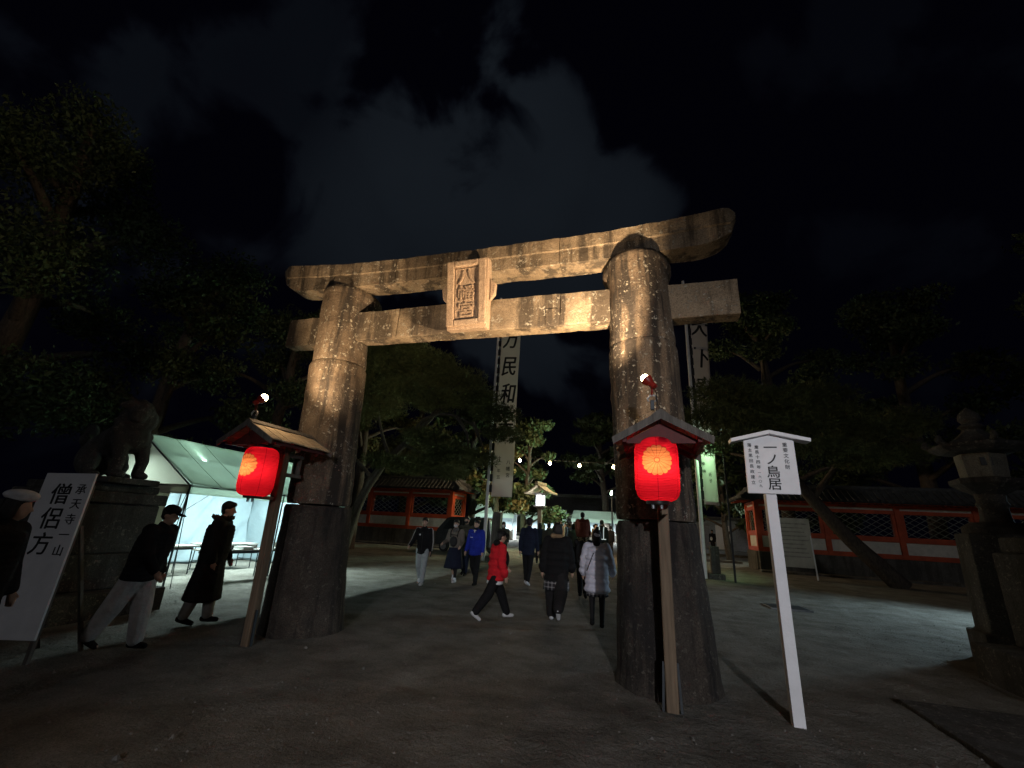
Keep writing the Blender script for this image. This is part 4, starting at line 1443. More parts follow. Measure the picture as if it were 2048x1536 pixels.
wlant = thing('street_lantern', 'roofed wooden street lantern with glowing white panes', 'street lantern', (-5.33, 24.0, gz(24)), R(-14))
obj('post', MB().box(-.10, .10, -.10, .10, 0, 2.5), MS['wood_post'], wlant, bevel=.01)
obj('foot_stone', MB().box(-.28, .28, -.28, .28, -.1, .22), MS['wall_stone'], wlant, bevel=.02)
obj('platform', MB().lathe([(.13, 2.42), (.40, 2.54), (.40, 2.60)], 4, ang0=R(45)), MS['wood_old'], wlant)
bxl = obj('lamp_box', MB().box(-.17, .17, -.17, .17, 2.60, 3.14), MS['paper_box'], wlant)
for sx in (-1, 1):
    for sy in (-1, 1):
        obj('corner_bar', MB().box(sx * .19 - .02, sx * .19 + .02, sy * .19 - .02, sy * .19 + .02, 2.602, 3.16), MS['dark_steel'], bxl)
obj('top_rail', MB().box(-.23, .23, -.23, .23, 3.15, 3.2), MS['wood_old'], bxl)
rf = obj('roof', MB().box(-.30, .30, -.30, .30, 3.202, 3.26), MS['wood_old'], wlant)
for s in (-1, 1):
    pr = [(0, 3.72), (s * .22, 3.55), (s * .48, 3.38), (s * .76, 3.27), (s * .76, 3.20), (s * .46, 3.30), (s * .2, 3.47), (0, 3.63)]
    obj('roof_slope', MB().prism(pr, 'y', -.52, .52), MS['wood_roof'], rf)
obj('ridge', MB().prism([(-.09, 3.70), (.09, 3.70), (.07, 3.84), (-.07, 3.84)], 'y', -.58, .58), MS['wood_roof'], rf, bevel=.01)
light('street_lantern_light', 'POINT', (0, -.42, 2.85), 26, (.9, .96, 1), wlant, size=.15)

# string of bulbs
wire = obj('bulb_wire', MB().tube([(-9.6, 26, 5.9), (-7.14, 26, 5.70), (-5.27, 26, 5.55), (-3.51, 26, 5.45), (-1.56, 26, 5.39), (1.0, 26, 5.50), (3.4, 26, 5.7)], .012, 6), MS['black_plastic'], None)
tag(wire, 'thin black wire carrying bulbs across the path', 'wire')
for i, (x, z) in enumerate(((-7.14, 5.69), (-5.27, 5.54), (-3.51, 5.44), (-1.56, 5.38))):
    bu = thing('festoon_bulb', ('bare bulb on the wire nearest the left banner', 'bare bulb second from the left on the wire', 'bare bulb over the middle of the path', 'bare bulb on the wire nearest the right pillar')[i], 'bulb', (x, 26, z), 0, 'bulbs strung across the path')
    obj('socket', MB().lathe([(.03, -.09), (.035, -.02), (.012, 0)], 10), MS['black_plastic'], bu, smooth=30)
    obj('glass', MB().lathe([(.028, -.09), (.06, -.14), (.085, -.19), (.075, -.25), (.03, -.28), (.003, -.285)], 14), MS['bulb'], bu, smooth=True)
    light('festoon_light', 'POINT', (0, 0, -.36), 270, (1, .70, .38), bu, size=.06)


def floodlight(loc, aim, label, power, col, spot, lens, pole_to=None):
    f_ = thing('floodlight', label, 'floodlight', loc, 0, 'floodlights among the trees')
    q = Vector(aim).normalized().to_track_quat('Z', 'Y').to_euler()
    h_ = obj('housing', MB().lathe([(.05, -.16), (.12, -.13), (.17, -.02), (.175, .03), (.16, .03), (.15, -.01)], 18), MS['dark_steel'], f_, rot=q, smooth=40)
    obj('lens', MB().lathe([(.02, .012), (.15, .012), (.15, .018), (.02, .022)], 18), lens, h_)
    if pole_to is not None:
        obj('pole', MB().tube([(0, 0, -.1), (0, 0, pole_to - loc[2])], .04, 8), MS['dark_steel'], f_, smooth=30)
    a = Vector(aim).normalized()
    light('flood_light', 'SPOT', a * .08, power, col, f_, aim, .08, spot, .5)
    return f_


floodlight((-1.95, 30, 4.05), (-.62, -.30, .12), 'greenish floodlight shining beside the right pillar', 2200, (.62, 1, .66), 130, MS['flood_green'], gz(30))
floodlight((-9.2, 27.6, .45), (.35, .55, .9), 'low green floodlight under the lit tree', 500, (.60, 1, .55), 110, MS['flood_green'], None)
floodlight((3.15, 19.2, 5.95), (-.5, .42, -.9), 'green floodlight above the right banner', 480, (.50, 1, .48), 95, MS['flood_green'], gz(19))
floodlight((6.9, 30.2, 4.4), (-.5, -.2, -.3), 'small white floodlight behind the right banner', 260, (.85, 1, .9), 150, MS['flood_green'], gz(30))

# parked van, mostly hidden
vn = thing('parked_van', 'dark parked van behind the people left of the path', 'van', (-9.15, 23.6, gz(23.6)), R(-6))
vp = [(-1.65, .35), (-1.68, .95), (-1.55, 1.18), (-1.05, 1.72), (-.8, 1.80), (1.25, 1.82), (1.52, 1.70), (1.66, 1.0), (1.66, .35)]
obj('body', MB().prism(vp, 'y', -.72, .72), MS['car_paint'], vn, bevel=.05)
for s in (-1, 1):
    obj('side_window', MB().prism([(-1.22, 1.15), (-.86, 1.62), (-.12, 1.66), (-.12, 1.15)], 'y', s * .715, s * .728), MS['glass_dark'], vn)
    obj('side_window', MB().prism([(-.02, 1.15), (-.02, 1.66), (1.2, 1.66), (1.42, 1.15)], 'y', s * .715, s * .728), MS['glass_dark'], vn)
    for x in (-1.1, 1.08):
        wv = obj('wheel', MB().lathe([(.10, -.08), (.27, -.085), (.285, -.05), (.285, .05), (.27, .085), (.10, .08)], 24), MS['rubber'], vn, (x, s * .66, .285), rot=(R(90), 0, 0), smooth=40)
        obj('rim', MB().lathe([(.02, -.095), (.17, -.09), (.17, .09), (.02, .095)], 18), MS['steel'], wv)
    obj('headlight', MB().cb((-1.665, s * .52, .85), (.06, .28, .16)), MS['glass_dark'], vn, bevel=.02)
obj('rear_window', MB().add([(1.548, -.55, 1.15 + .42), (1.548, .55, 1.57), (1.648, .55, 1.1), (1.648, -.55, 1.1)], [(0, 1, 2, 3)]), MS['glass_dark'], vn, (.02, 0, 0))

# notice panel by the right wall
nb = thing('notice_sign', 'pale notice panel on two legs in front of the right wall', 'sign', (6.32, 23.0, gz(23)), R(-3))
obj('panel', MB().box(-.62, .62, -.02, .02, .45, 2.48), mat('notice_sheet', (.50, .48, .43), .6, .15, 3), nb, bevel=.008)
for k in range(9):
    obj('text_line', MB().box(-.5, .5 - .06 * ((k * 7) % 4), -.0235, -.021, 2.22 - .17 * k, 2.27 - .17 * k), mat('grey_print_%d' % k, (.33, .31, .29), .8), nb)
for s in (-1, 1):
    obj('leg', MB().bar((s * .58, .03, 2.45), (s * .62, -.10, -.05), .05, .03), MS['white_paint'], nb)

# far stalls and hall
SW = 950
for i, (x, y, w, lb) in enumerate(((-13.6, 42, 3.6, 'lit market stall with white canopy left of the far path'), (-10.6, 50.5, 4.4, 'lit stall straight behind the roofed street lantern'), (-5.3, 51, 4.2, 'bright stall with a sloped canopy in the middle distance'), (-.6, 49, 4.2, 'lit stall at the end of the path beside the right pillar'))):
    z = gz(y)
    st_ = thing('market_stall', lb, 'stall', (x, y, z), R(8 - 5 * i), 'stalls at the end of the path')
    for sx in (-1, 1):
        for sy in (-1, 1):
            obj('pole', MB().tube([(sx * w / 2, sy * 1.3, 0), (sx * w / 2, sy * 1.3, 2.3)], .03, 8), MS['white_paint'], st_)
    obj('canopy', MB().prism([(-1.55, 2.25), (0, 3.1), (1.55, 2.25), (1.55, 2.2), (0, 3.04), (-1.55, 2.2)], 'x', -w / 2 - .1, w / 2 + .1), MS['canvas'], st_)
    obj('valance', MB().box(-w / 2 - .1, w / 2 + .1, -1.57, -1.56, 1.86, 2.24), MS['canvas'], st_)
    obj('counter', MB().box(-w / 2, w / 2, -1.2, -.7, 0, .85), MS['plaster'], st_, bevel=.02)
    obj('back_sheet', MB().box(-w / 2, w / 2, 1.32, 1.34, 0, 2.25), MS['canvas_wall'], st_)
    for k in (-1, 0, 1):
        lt = obj('tube_lamp', MB().tube([(k * w * .3 - .5, -.5, 2.12), (k * w * .3 + .5, -.5, 2.12)], .035, 8), MS['shop_light'], st_)
    light('stall_light', 'AREA', (0, -.3, 2.05), SW, (.86, .97, 1), st_, (0, -.25, -1), w * .8, sizey=.3)
hall = thing('shrine_hall', 'long dark-roofed shrine hall closing the far end of the path', 'building', (-5.5, 59, gz(59)))
obj('roof', MB().prism([(-4.2, 2.75), (-1.6, 3.9), (0, 5.0), (1.6, 3.9), (4.2, 2.75), (4.2, 2.6), (-4.2, 2.6)], 'x', -12, 12), MS['tile'], hall)
obj('ridge', MB().box(-12.1, 12.1, -.22, .22, 4.92, 5.3), MS['tile'], hall, bevel=.03)
obj('wall', MB().box(-10.5, 10.5, -2.4, 2.4, 0, 2.7), MS['plaster'], hall)
for k in range(9):
    obj('pillar', MB().box(-10.4 + k * 2.6 - .13, -10.4 + k * 2.6 + .13, -2.75, -2.5, 0, 2.6), MS['wood_old'], hall)
    if k < 8:
        obj('lattice_door', MB().box(-10.1 + k * 2.6, -8.1 + k * 2.6, -2.46, -2.41, .2, 2.2), MS['wood_old'], hall)
far = thing('kiosk', 'far blue-grey kiosk in the gap beside the right wall', 'building', (6.5, 47, gz(47)))
obj('wall', MB().box(-2.2, 3.6, 0, 2.6, 0, 2.7), mat('blue_grey_panel', (.25, .29, .33), .6), far)
obj('roof', MB().box(-2.5, 3.9, -.6, 2.9, 2.7, 2.95), MS['tile'], far, bevel=.03)
for k in range(3):
    obj('door', MB().box(-1.8 + k * 1.7, -.6 + k * 1.7, -.05, -.002, .1, 2.2), MS['white_paint'] if k == 1 else MS['steel'], far)
struct(obj('kerb', MB().box(3.4, 5.4, 30.0, 30.3, 0, gz(30) + .13), MS['wall_stone'], None, bevel=.02))
struct(obj('kerb', MB().box(3.4, 10, 37.0, 37.3, 0, gz(37) + .14), MS['wall_stone'], None, bevel=.02))

# street lamp standing to the right of the stone lantern: its cold light pools on the sand
lp = thing('street_lamp', 'street lamp on a steel pole right of the stone lantern', 'street lamp', (11.0, 14.6, 0))
obj('pole', MB().tube([(0, 0, -.1), (0, 0, 3.6)], .05, 10), MS['steel'], lp, smooth=30)
obj('arm', MB().tube([(0, 0, 3.5), (-.2, 0, 3.62), (-.4, 0, 3.62)], .03, 8), MS['steel'], lp, smooth=30)
obj('head', MB().box(-.75, -.35, -.12, .12, 3.58, 3.66), MS['steel'], lp, bevel=.02)
obj('lens', MB().box(-.72, -.38, -.09, .09, 3.565, 3.578), MS['shop_light'], lp)
light('street_lamp_light', 'SPOT', (-.55, 0, 3.50), 1500, (.60, .86, 1.0), lp, (-.70, -.22, -.68), .45, 100, .8)

# street lamp behind the photographer: its light falls on the signpost and the people's backs
lp = thing('street_lamp', 'street lamp on a pole behind the photographer at the start of the approach', 'street lamp', (4.2, -16, 0))
obj('pole', MB().tube([(0, 0, -.1), (0, 0, 5.5)], .05, 10), MS['steel'], lp, smooth=30)
obj('head', MB().box(-.25, .25, .02, .30, 5.42, 5.56), MS['steel'], lp, bevel=.02)
obj('lens', MB().box(-.22, .22, .302, .312, 5.435, 5.545), MS['shop_light'], lp)
light('street_lamp_light', 'SPOT', (0, .36, 5.49), 6200, (.95, .95, 1.0), lp, (-.205, .96, -.215), .12, 29, .85)
# ------------------------------------------------------------------ people
CL = {k: fabric(k, v) for k, v in dict(black=(.012, .012, .013), soft_black=(.02, .019, .02), navy=(.014, .018, .035), denim=(.34, .38, .40), white=(.62, .62, .64), offwhite=(.34, .32, .31), grey=(.10, .10, .095), taupe=(.155, .135, .115),
                                       blue=(.018, .032, .30), red=(.58, .018, .028), lilac=(.60, .60, .70), brown_red=(.17, .05, .032), olive=(.05, .05, .038), dark_grey=(.035, .035, .036), tan=(.25, .17, .10)).items()}
SHOE_W = fabric('white_shoe', (.58, .58, .60))
SHOE_B = fabric('black_shoe', (.012, .012, .012))


def checker_mat(name, a, b, s):
    m = fabric(name, a)
    t = m.node_tree
    co = nd(t, 'ShaderNodeTexCoord').outputs['Object']
    ck = nd(t, 'ShaderNodeTexChecker')
    ck.inputs['Scale'].default_value = s
    ck.inputs['Color1'].default_value = (*a, 1)
    ck.inputs['Color2'].default_value = (*b, 1)
    t.links.new(co, ck.inputs['Vector'])
    t.links.new(ck.outputs[0], t.nodes['Principled BSDF'].inputs['Base Color'])
    return m


CL['check'] = checker_mat('checked_cream', (.42, .32, .19), (.015, .013, .012), 9)


def plaid_mat():
    m = fabric('plaid', (.05, .05, .055))
    t = m.node_tree
    co = nd(t, 'ShaderNodeTexCoord').outputs['Object']
    sp = nd(t, 'ShaderNodeSeparateXYZ')
    t.links.new(co, sp.inputs[0])
    a = mth(t, 'LESS_THAN', mth(t, 'FRACT', mth(t, 'MULTIPLY', sp.outputs[0], 14.0)), .3)
    b = mth(t, 'LESS_THAN', mth(t, 'FRACT', mth(t, 'MULTIPLY', sp.outputs[2], 14.0)), .3)
    mx = nd(t, 'ShaderNodeMix', data_type='RGBA')
    t.links.new(mth(t, 'MULTIPLY', mth(t, 'ADD', a, b), .5), mx.inputs['Factor'])
    mx.inputs['A'].default_value = (.025, .025, .03, 1)
    mx.inputs['B'].default_value = (.30, .29, .30, 1)
    t.links.new(mx.outputs['Result'], t.nodes['Principled BSDF'].inputs['Base Color'])
    return m


CL['plaid'] = plaid_mat()


def person(label, loc, rz=0, h=1.7, legs=((12, 4), (-14, 18)), arms=((-14, 6, 14), (16, 6, 18)), lean=3, bulk=1.0, top='jacket', topm='black', hem=-.02, bottom='trousers', botm='black', leg_bulk=1.0,
           shoes='w', hair='short', hairm=None, turn=0, nod=4, face=False, vox=.0145, hands=True, extra=None, group='visitors walking through the gate', skirt_hem=-.42, puff=False, flare=.12):
    P_ = thing('person', label, 'person', loc, R(rz), group, h / 1.7)
    fine = vox < .02
    # legs first: find hip height
    J = {}
    low = 9
    for s, (a, k) in zip((-1, 1), legs):
        hp = Vector((s * .088, 0, 0))
        kn = hp + .41 * Vector((s * .02, math.sin(R(a)), -math.cos(R(a))))
        an = kn + .40 * Vector((0, math.sin(R(a - k)), -math.cos(R(a - k))))
        toe_a = R(min(0, a - k) * .9) if a - k < 0 else R(0)
        J[s] = (hp, kn, an, toe_a)
        ft = an + Vector((0, .12 * math.cos(toe_a), .12 * math.sin(toe_a)))
        low = min(low, an.z, ft.z)
    hz = -low + .075
    for s in J:
        hp, kn, an, ta = J[s]
        up = Vector((0, 0, hz))
        J[s] = (hp + up, kn + up, an + up, ta)
    le = R(lean)
    c, sn = math.cos(le), math.sin(le)

    def T(x, y, z):
        return Vector((x, y * c + z * sn, hz + z * c - y * sn))
    # arms
    A = {}
    for s, (f, o, e) in zip((-1, 1), arms):
        sh = T(s * .178, 0, .515)
        d = Vector((s * math.sin(R(o)), math.sin(R(f)) * math.cos(R(o)), -math.cos(R(f)) * math.cos(R(o))))
        el = sh + .285 * d
        d2 = Vector((s * math.sin(R(o - 4)) * .6, math.sin(R(f + e)), -math.cos(R(f + e)))).normalized()
        wr_ = el + .245 * d2
        A[s] = (sh, el, wr_, d2)
    hc = T(0, .035, .725)
    hq = Euler((R(-nod), 0, R(turn))).to_matrix()

    def Hd(p):
        return hq @ Vector(p) + hc
    # ---- body
    S = [s_ell(T(0, 0, .03), (.155, .105, .13)), s_ell(T(0, 0, .20), (.135, .095, .15)), s_ell(T(0, .005, .40), (.165, .11, .17)), s_cone(T(-.13, 0, .50), .055, T(.13, 0, .50), .055),
         s_cone(T(0, 0, .52), .055, T(0, .022, .65), .05), s_ell(Hd((0, -.008, .02)), (.076, .095, .105)), s_ell(Hd((0, .022, -.045)), (.058, .068, .072))]
    if fine:
        S += [s_cone(Hd((0, .085, .012)), .010, Hd((0, .107, -.022)), .015), s_ell(Hd((.077, -.005, -.01)), (.012, .02, .03)), s_ell(Hd((-.077, -.005, -.01)), (.012, .02, .03))]
    for s in (-1, 1):
        hp, kn, an, ta = J[s]
        S += [s_cone(hp, .082, kn, .055), s_cone(kn, .055, an, .036), s_cone(an + Vector((0, -.03, -.035)), .03, an + Vector((0, .13 * math.cos(ta), .13 * math.sin(ta) - .04)), .026)]
        sh, el, w_, d2 = A[s]
        S += [s_cone(sh, .05, el, .038), s_cone(el, .038, w_, .026)]
        if hands:
            side = Vector((0, 1, 0)) - d2 * d2.y
            side = side.normalized() if side.length > .1 else Vector((1, 0, 0))
            pm = w_ + d2 * .05
            S.append(s_cone(w_ + d2 * .01, .025, pm + d2 * .03, .032))
            if fine:
                nrm = d2.cross(side)
                for q, L_ in zip((-.030, -.010, .010, .030), (.055, .075, .080, .068)):
                    b0 = pm + d2 * .03 + side * q
                    m1 = b0 + d2 * L_ * .55 + nrm * (-s * .004)
                    S += [s_cone(b0, .0105, m1, .010, 8), s_cone(m1, .010, m1 + (d2 * .8 + nrm * (-s) * .5) * L_ * .45, .0085, 8)]
                S.append(s_cone(pm + side * .030 - d2 * .02, .0115, pm + side * .058 + d2 * .03, .010, 8))
            else:
                S.append(s_ell(pm + d2 * .05, (.03, .03, .045)))
    obj('body', union('body', S, vox if fine else .03, 2), MS['skin'], P_)
    # ---- trousers, skirt
    lb = leg_bulk
    if bottom in ('trousers', 'leggings'):
        k = 1.0 if bottom == 'trousers' else .80
        S = [s_ell(T(0, -.005, .02), (.172, .122, .14))]
        for s in (-1, 1):
            hp, kn, an, ta = J[s]
            S += [s_cone(hp, .098 * k * (1 + (lb - 1) * .5), kn, .078 * k * lb), s_cone(kn, .078 * k * lb, an + Vector((0, 0, .03)), .060 * k * lb)]
        obj('trousers' if bottom == 'trousers' else 'leggings', union('trousers', S, max(vox, .017), 2), CL[botm], P_)
    else:
        mb = MB()
        n, m_ = 36, 9
        vs, fs = [], []
        for i in range(m_ + 1):
            t_ = i / m_
            z = .14 + (skirt_hem - .14) * t_
            rx, ry = .16 + flare * t_ ** .8, .12 + flare * 1.05 * t_ ** .8
            for q in range(n):
                a = 2 * math.pi * q / n
                fold = 1 + .055 * t_ * math.sin(a * 9 + .7)
                vs.append((rx * fold * math.cos(a), ry * fold * math.sin(a) + .02 * t_, hz + z))
        for i in range(m_):
            for q in range(n):
                q2 = (q + 1) % n
                fs.append((i * n + q, i * n + q2, (i + 1) * n + q2, (i + 1) * n + q))
        o = obj('skirt', mb.add(vs, fs), CL[botm], P_, smooth=True)
        o.modifiers.new('t', 'SOLIDIFY').thickness = .008
        S = []
        for s in (-1, 1):
            hp, kn, an, ta = J[s]
            S += [s_cone(hp, .088, kn, .060), s_cone(kn, .060, an + Vector((0, 0, .02)), .042)]
        obj('leggings', union('leggings', S, max(vox, .017), 2), CL['soft_black'], P_)
    # ---- shoes
    sm = SHOE_W if shoes == 'w' else SHOE_B
    for s in (-1, 1):
        hp, kn, an, ta = J[s]
        f = Vector((0, math.cos(ta), math.sin(ta)))
        u = Vector((0, -math.sin(ta), math.cos(ta)))
        b0 = an - u * .030
        S = [s_cone(b0 - f * .045, .044, b0 + f * .03, .046), s_cone(b0 + f * .03 - u * .005, .044, b0 + f * .135 - u * .012, .034), s_cone(b0 - f * .01, .042, an + u * .045, .045)]
        m_ = union('shoe', S, .012 if fine else .025, 1)
        zmin = -.072
        for v in m_.vertices:     # flat sole
            d = (v.co - an).dot(u)
            if d < zmin:
                v.co += u * (zmin - d)
        obj('shoe', m_, sm, P_)
    # ---- upper garment
    if top:
        bk = bulk
        S = []
        zt = .47
        rows = int((zt - hem) / (.125 if puff else .05))
        for i in range(rows + 1):
            t_ = i / max(1, rows)
            z = hem + (zt - hem) * t_
            wide = .176 + (.012 if z > .2 else 0)
            dp = .128 + (.01 if .1 < z < .45 else 0)
            if z < -.05:
                fl = min(1, (-.05 - z) / .5)
                wide += .05 * fl
                dp += .05 * fl
            if z > .40:
                wide *= 1 - .10 * (z - .40) / .07
            S.append(s_ell(T(0, 0, z), (wide * bk, dp * bk * 1.05, (.086 if puff else .062))))
        if puff:
            for i in range(14):
                z = hem + (zt - hem) * i / 13
                S.append(s_ell(T(0, 0, z), (.172 * bk, .124 * bk, .07)))
        S += [s_cone(T(-.125, 0, .505), .068 * bk, T(.125, 0, .505), .068 * bk), s_cone(T(0, 0, .53), .085, T(0, .01, .585), .072)]
        for s in (-1, 1):
            sh, el, w_, d2 = A[s]
            if puff:
                for q0, q1, r0_, r1_ in ((sh, el, .078, .072), (el, w_, .072, .056)):
                    for j in range(2):
                        S.append(s_ell(q0.lerp(q1, (j + .5) / 2), (r0_ * bk, r0_ * bk, .085)))
                S += [s_cone(sh, .072 * bk, el, .067 * bk), s_cone(el, .067 * bk, w_ - d2 * .01, .052 * bk)]
            else:
                S += [s_cone(sh, .070 * bk, el, .058 * bk), s_cone(el, .058 * bk, w_ - d2 * .01, .046 * bk)]
        obj({'jacket': 'jacket', 'coat': 'coat', 'hoodie': 'hoodie', 'puffer': 'puffer_jacket'}[top], union('jacket', S, max(vox, .0165), 2 if puff else 3), CL[topm], P_)
    # ---- hair
    if hair:
        S = [s_ell(Hd((0, -.022, .045)), (.089, .100, .098)), s_ell(Hd((0, .035, .085)), (.070, .062, .045))]
        if hair == 'bob':
            S += [s_ell(Hd((0, -.045, -.03)), (.096, .072, .12)), s_ell(Hd((.07, -.01, -.03)), (.026, .05, .10)), s_ell(Hd((-.07, -.01, -.03)), (.026, .05, .10))]
        elif hair == 'long':
            S += [s_ell(Hd((0, -.055, -.05)), (.100, .065, .16)), s_ell(Hd((.07, -.01, -.05)), (.028, .05, .12)), s_ell(Hd((-.07, -.01, -.05)), (.028, .05, .12)), s_ell(Hd((0, -.07, -.16)), (.10, .055, .10))]
        elif hair == 'short':
            S += [s_ell(Hd((0, -.05, -.01)), (.078, .058, .075))]
        obj('hair', union('hair', S, .016 if fine else .03, 2), hairm or MS['hair'], P_)
    if face:
        for s in (-1, 1):
            obj('eye', s_ell(Hd((s * .030, .083, .012)), (.013, .008, .006)), MS['black_plastic'], P_, smooth=True)
            obj('eyebrow', s_ell(Hd((s * .031, .084, .034)), (.018, .008, .004)), MS['hair'], P_, smooth=True)
        obj('mouth', s_ell(Hd((0, .084, -.062)), (.020, .008, .005)), mat('lip', (.26, .10, .085), .5), P_, smooth=True)
    if extra:
        extra(P_, T, Hd, A, J, hz)
    return P_


def mask(col='white'):
    def f(P_, T, Hd, A, J, hz):
        obj('face_mask', union('mask', [s_ell(Hd((0, .055, -.045)), (.062, .052, .052)), s_ell(Hd((0, .09, -.03)), (.02, .02, .025))], .012, 2), CL[col], P_)
    return f


def ex_boy(P_, T, Hd, A, J, hz):
    for s in (-1, 1):
        sh, el, w_, d2 = A[s]
        o_ = Vector((s * .060, .02, 0))
        obj('sleeve_stripe', MB().tube([T(s * .10, .02, .572), sh + o_ * .55 + Vector((0, 0, .055)), sh + o_ * 1.12, el + o_ * .98, w_ + o_ * .75], .016, 6), CL['offwhite'], P_, smooth=True)
    obj('badge', s_ell(T(.075, .148, .40), (.024, .008, .024)), CL['white'], P_, smooth=True)
    obj('zip', MB().tube([T(0, .142, .50), T(0, .146, .2), T(0, .14, .0)], .005, 6), CL['dark_grey'], P_)
    obj('glove', union('glove', [s_cone(A[-1][2], .034, A[-1][2] + A[-1][3] * .12, .034)], .015, 1), CL['dark_grey'], P_)


def ex_mask_woman(P_, T, Hd, A, J, hz):
    mask()(P_, T, Hd, A, J, hz)
    obj('front_pack', union('pack', [s_ell(T(0, .17, .24), (.12, .075, .15)), s_ell(T(0, .20, .18), (.09, .06, .08))], .018, 2), CL['dark_grey'], P_)
    for s in (-1, 1):
        obj('strap', MB().tube([T(s * .10, .16, .36), T(s * .115, .14, .50), T(s * .12, .02, .585), T(s * .10, -.12, .5)], .014, 6), CL['black'], P_, smooth=True)
    obj('strap', MB().tube([T(-.11, .165, .42), T(.11, .165, .42)], .012, 6), CL['black'], P_)
    obj('scarf', union('scarf', [s_ell(T(0, .02, .575), (.098, .092, .055)), s_ell(T(0, .10, .53), (.06, .04, .06))], .016, 2), CL['grey'], P_)


def ex_blue(P_, T, Hd, A, J, hz):
    obj('collar', union('collar', [s_ell(T(0, .03, .61), (.084, .09, .055))], .014, 2), CL['navy'], P_)
    obj('chest_mark', MB().cb(T(.075, .152, .37), (.075, .012, .014)), CL['white'], P_)
    obj('zip_tab', MB().cb(T(0, .135, .53), (.022, .022, .05)), CL['white'], P_)
    obj('zip_tab', MB().cb(T(0, .128, .563), (.075, .022, .018)), CL['white'], P_)


def ex_red(P_, T, Hd, A, J, hz):
    obj('shirt_hem', union('hem', [s_ell(T(0, 0, -.155), (.222, .168, .05)), s_ell(T(0, 0, -.10), (.215, .16, .06))], .018, 2), CL['white'], P_)
    obj('cap', union('cap', [s_ell(Hd((0, -.01, .075)), (.095, .108, .07)), s_cone(Hd((0, .06, .065)), .045, Hd((0, .15, .045)), .03)], .015, 2), CL['black'], P_)
    obj('rucksack', union('ruck', [s_ell(T(.17, .06, .30), (.075, .13, .20)), s_ell(T(.18, .03, .18), (.07, .11, .12))], .02, 2), CL['black'], P_)
    obj('hood', union('hood', [s_ell(T(0, -.06, .60), (.11, .07, .065))], .016, 2), CL['black'], P_)


def ex_blackwoman(P_, T, Hd, A, J, hz):
    obj('scarf', union('scarf', [s_ell(T(0, .0, .60), (.125, .105, .05)), s_ell(T(-.07, -.08, .60), (.06, .05, .05))], .016, 2), CL['tan'], P_)
    o = MB()
    n = 30
    vs, fs = [], []
    for i, (z, k) in enumerate(((-.18, 1.14), (-.34, 1.18))):
        for q in range(n):
            a = 2 * math.pi * q / n
            vs.append(T(.205 * k * math.cos(a), .155 * k * math.sin(a), z))
    for q in range(n):
        fs.append((q, (q + 1) % n, (q + 1) % n + n, q + n))
    o = obj('shirt_hem', o.add(vs, fs), CL['plaid'], P_, smooth=True)
    o.modifiers.new('t', 'SOLIDIFY').thickness = .01


def ex_lilac(P_, T, Hd, A, J, hz):
    obj('yoke', union('yoke', [s_cone(T(-.13, -.012, .485), .088, T(.13, -.012, .485), .088), s_ell(T(0, -.01, .435), (.198, .148, .06)), s_cone(T(0, -.01, .53), .095, T(0, 0, .585), .08)], .016, 2), CL['black'], P_)
    obj('badge', s_ell(T(.115, -.155, .46), (.018, .008, .014)), CL['white'], P_)
    obj('bag_strap', MB().tube([T(-.05, -.168, .41), T(-.115, -.170, .25), T(-.185, -.11, .08)], .010, 6), CL['dark_grey'], P_)
    obj('hair_clip', union('clip', [s_ell(Hd((.02, -.115, .01)), (.055, .025, .03)), s_ell(Hd((-.02, -.12, .03)), (.035, .025, .025))], .012, 1), CL['lilac'], P_)


def ex_coat(P_, T, Hd, A, J, hz):
    fur = []
    rd = random.Random(4)
    for k in range(44):
        a = k / 44 * 2 * math.pi
        fur.append(s_cone(T(.115 * math.cos(a), .105 * math.sin(a) - .015, .585), .03, T((.15 + .035 * rd.random()) * math.cos(a), (.135 + .04 * rd.random()) * math.sin(a) - .02, .60 + .05 * rd.random()), .012, 8))
    obj('fur_collar', union('fur', fur, .012, 1), fabric('fur', (.055, .038, .028), .4), P_)


def ex_cap(P_, T, Hd, A, J, hz):
    obj('cap', union('cap', [s_ell(Hd((0, -.01, .065)), (.092, .106, .075))], .014, 2), CL['black'], P_)
    obj('cap_peak', union('peak', [s_ell(Hd((0, .125, .035)), (.065, .075, .014), (R(-18), 0, 0))], .010, 1), CL['black'], P_)
    obj('badge', s_ell(T(.12, -.11, .50), (.03, .012, .02)), CL['offwhite'], P_)


def ex_beret(P_, T, Hd, A, J, hz):
    obj('beret', union('beret', [s_ell(Hd((-.02, -.02, .10)), (.135, .13, .055), (0, R(-8), 0)), s_ell(Hd((0, 0, .075)), (.095, .105, .04))], .015, 2), CL['white'], P_)


def ex_vest(P_, T, Hd, A, J, hz):
    w = glow('emissive_reflective_tape', (.85, .95, 1), .35)  # light bouncing off the tape is put in as its own emission
    for s in (-1, 1):
        obj('reflective_strip', MB().tube([T(s * .085, -.172, .10), T(s * .085, -.165, .42), T(s * .09, -.06, .575)], .018, 6), w, P_)
    obj('reflective_strip', MB().tube([T(-.18, -.12, .10), T(0, -.178, .10), T(.18, -.12, .10)], .018, 6), w, P_)


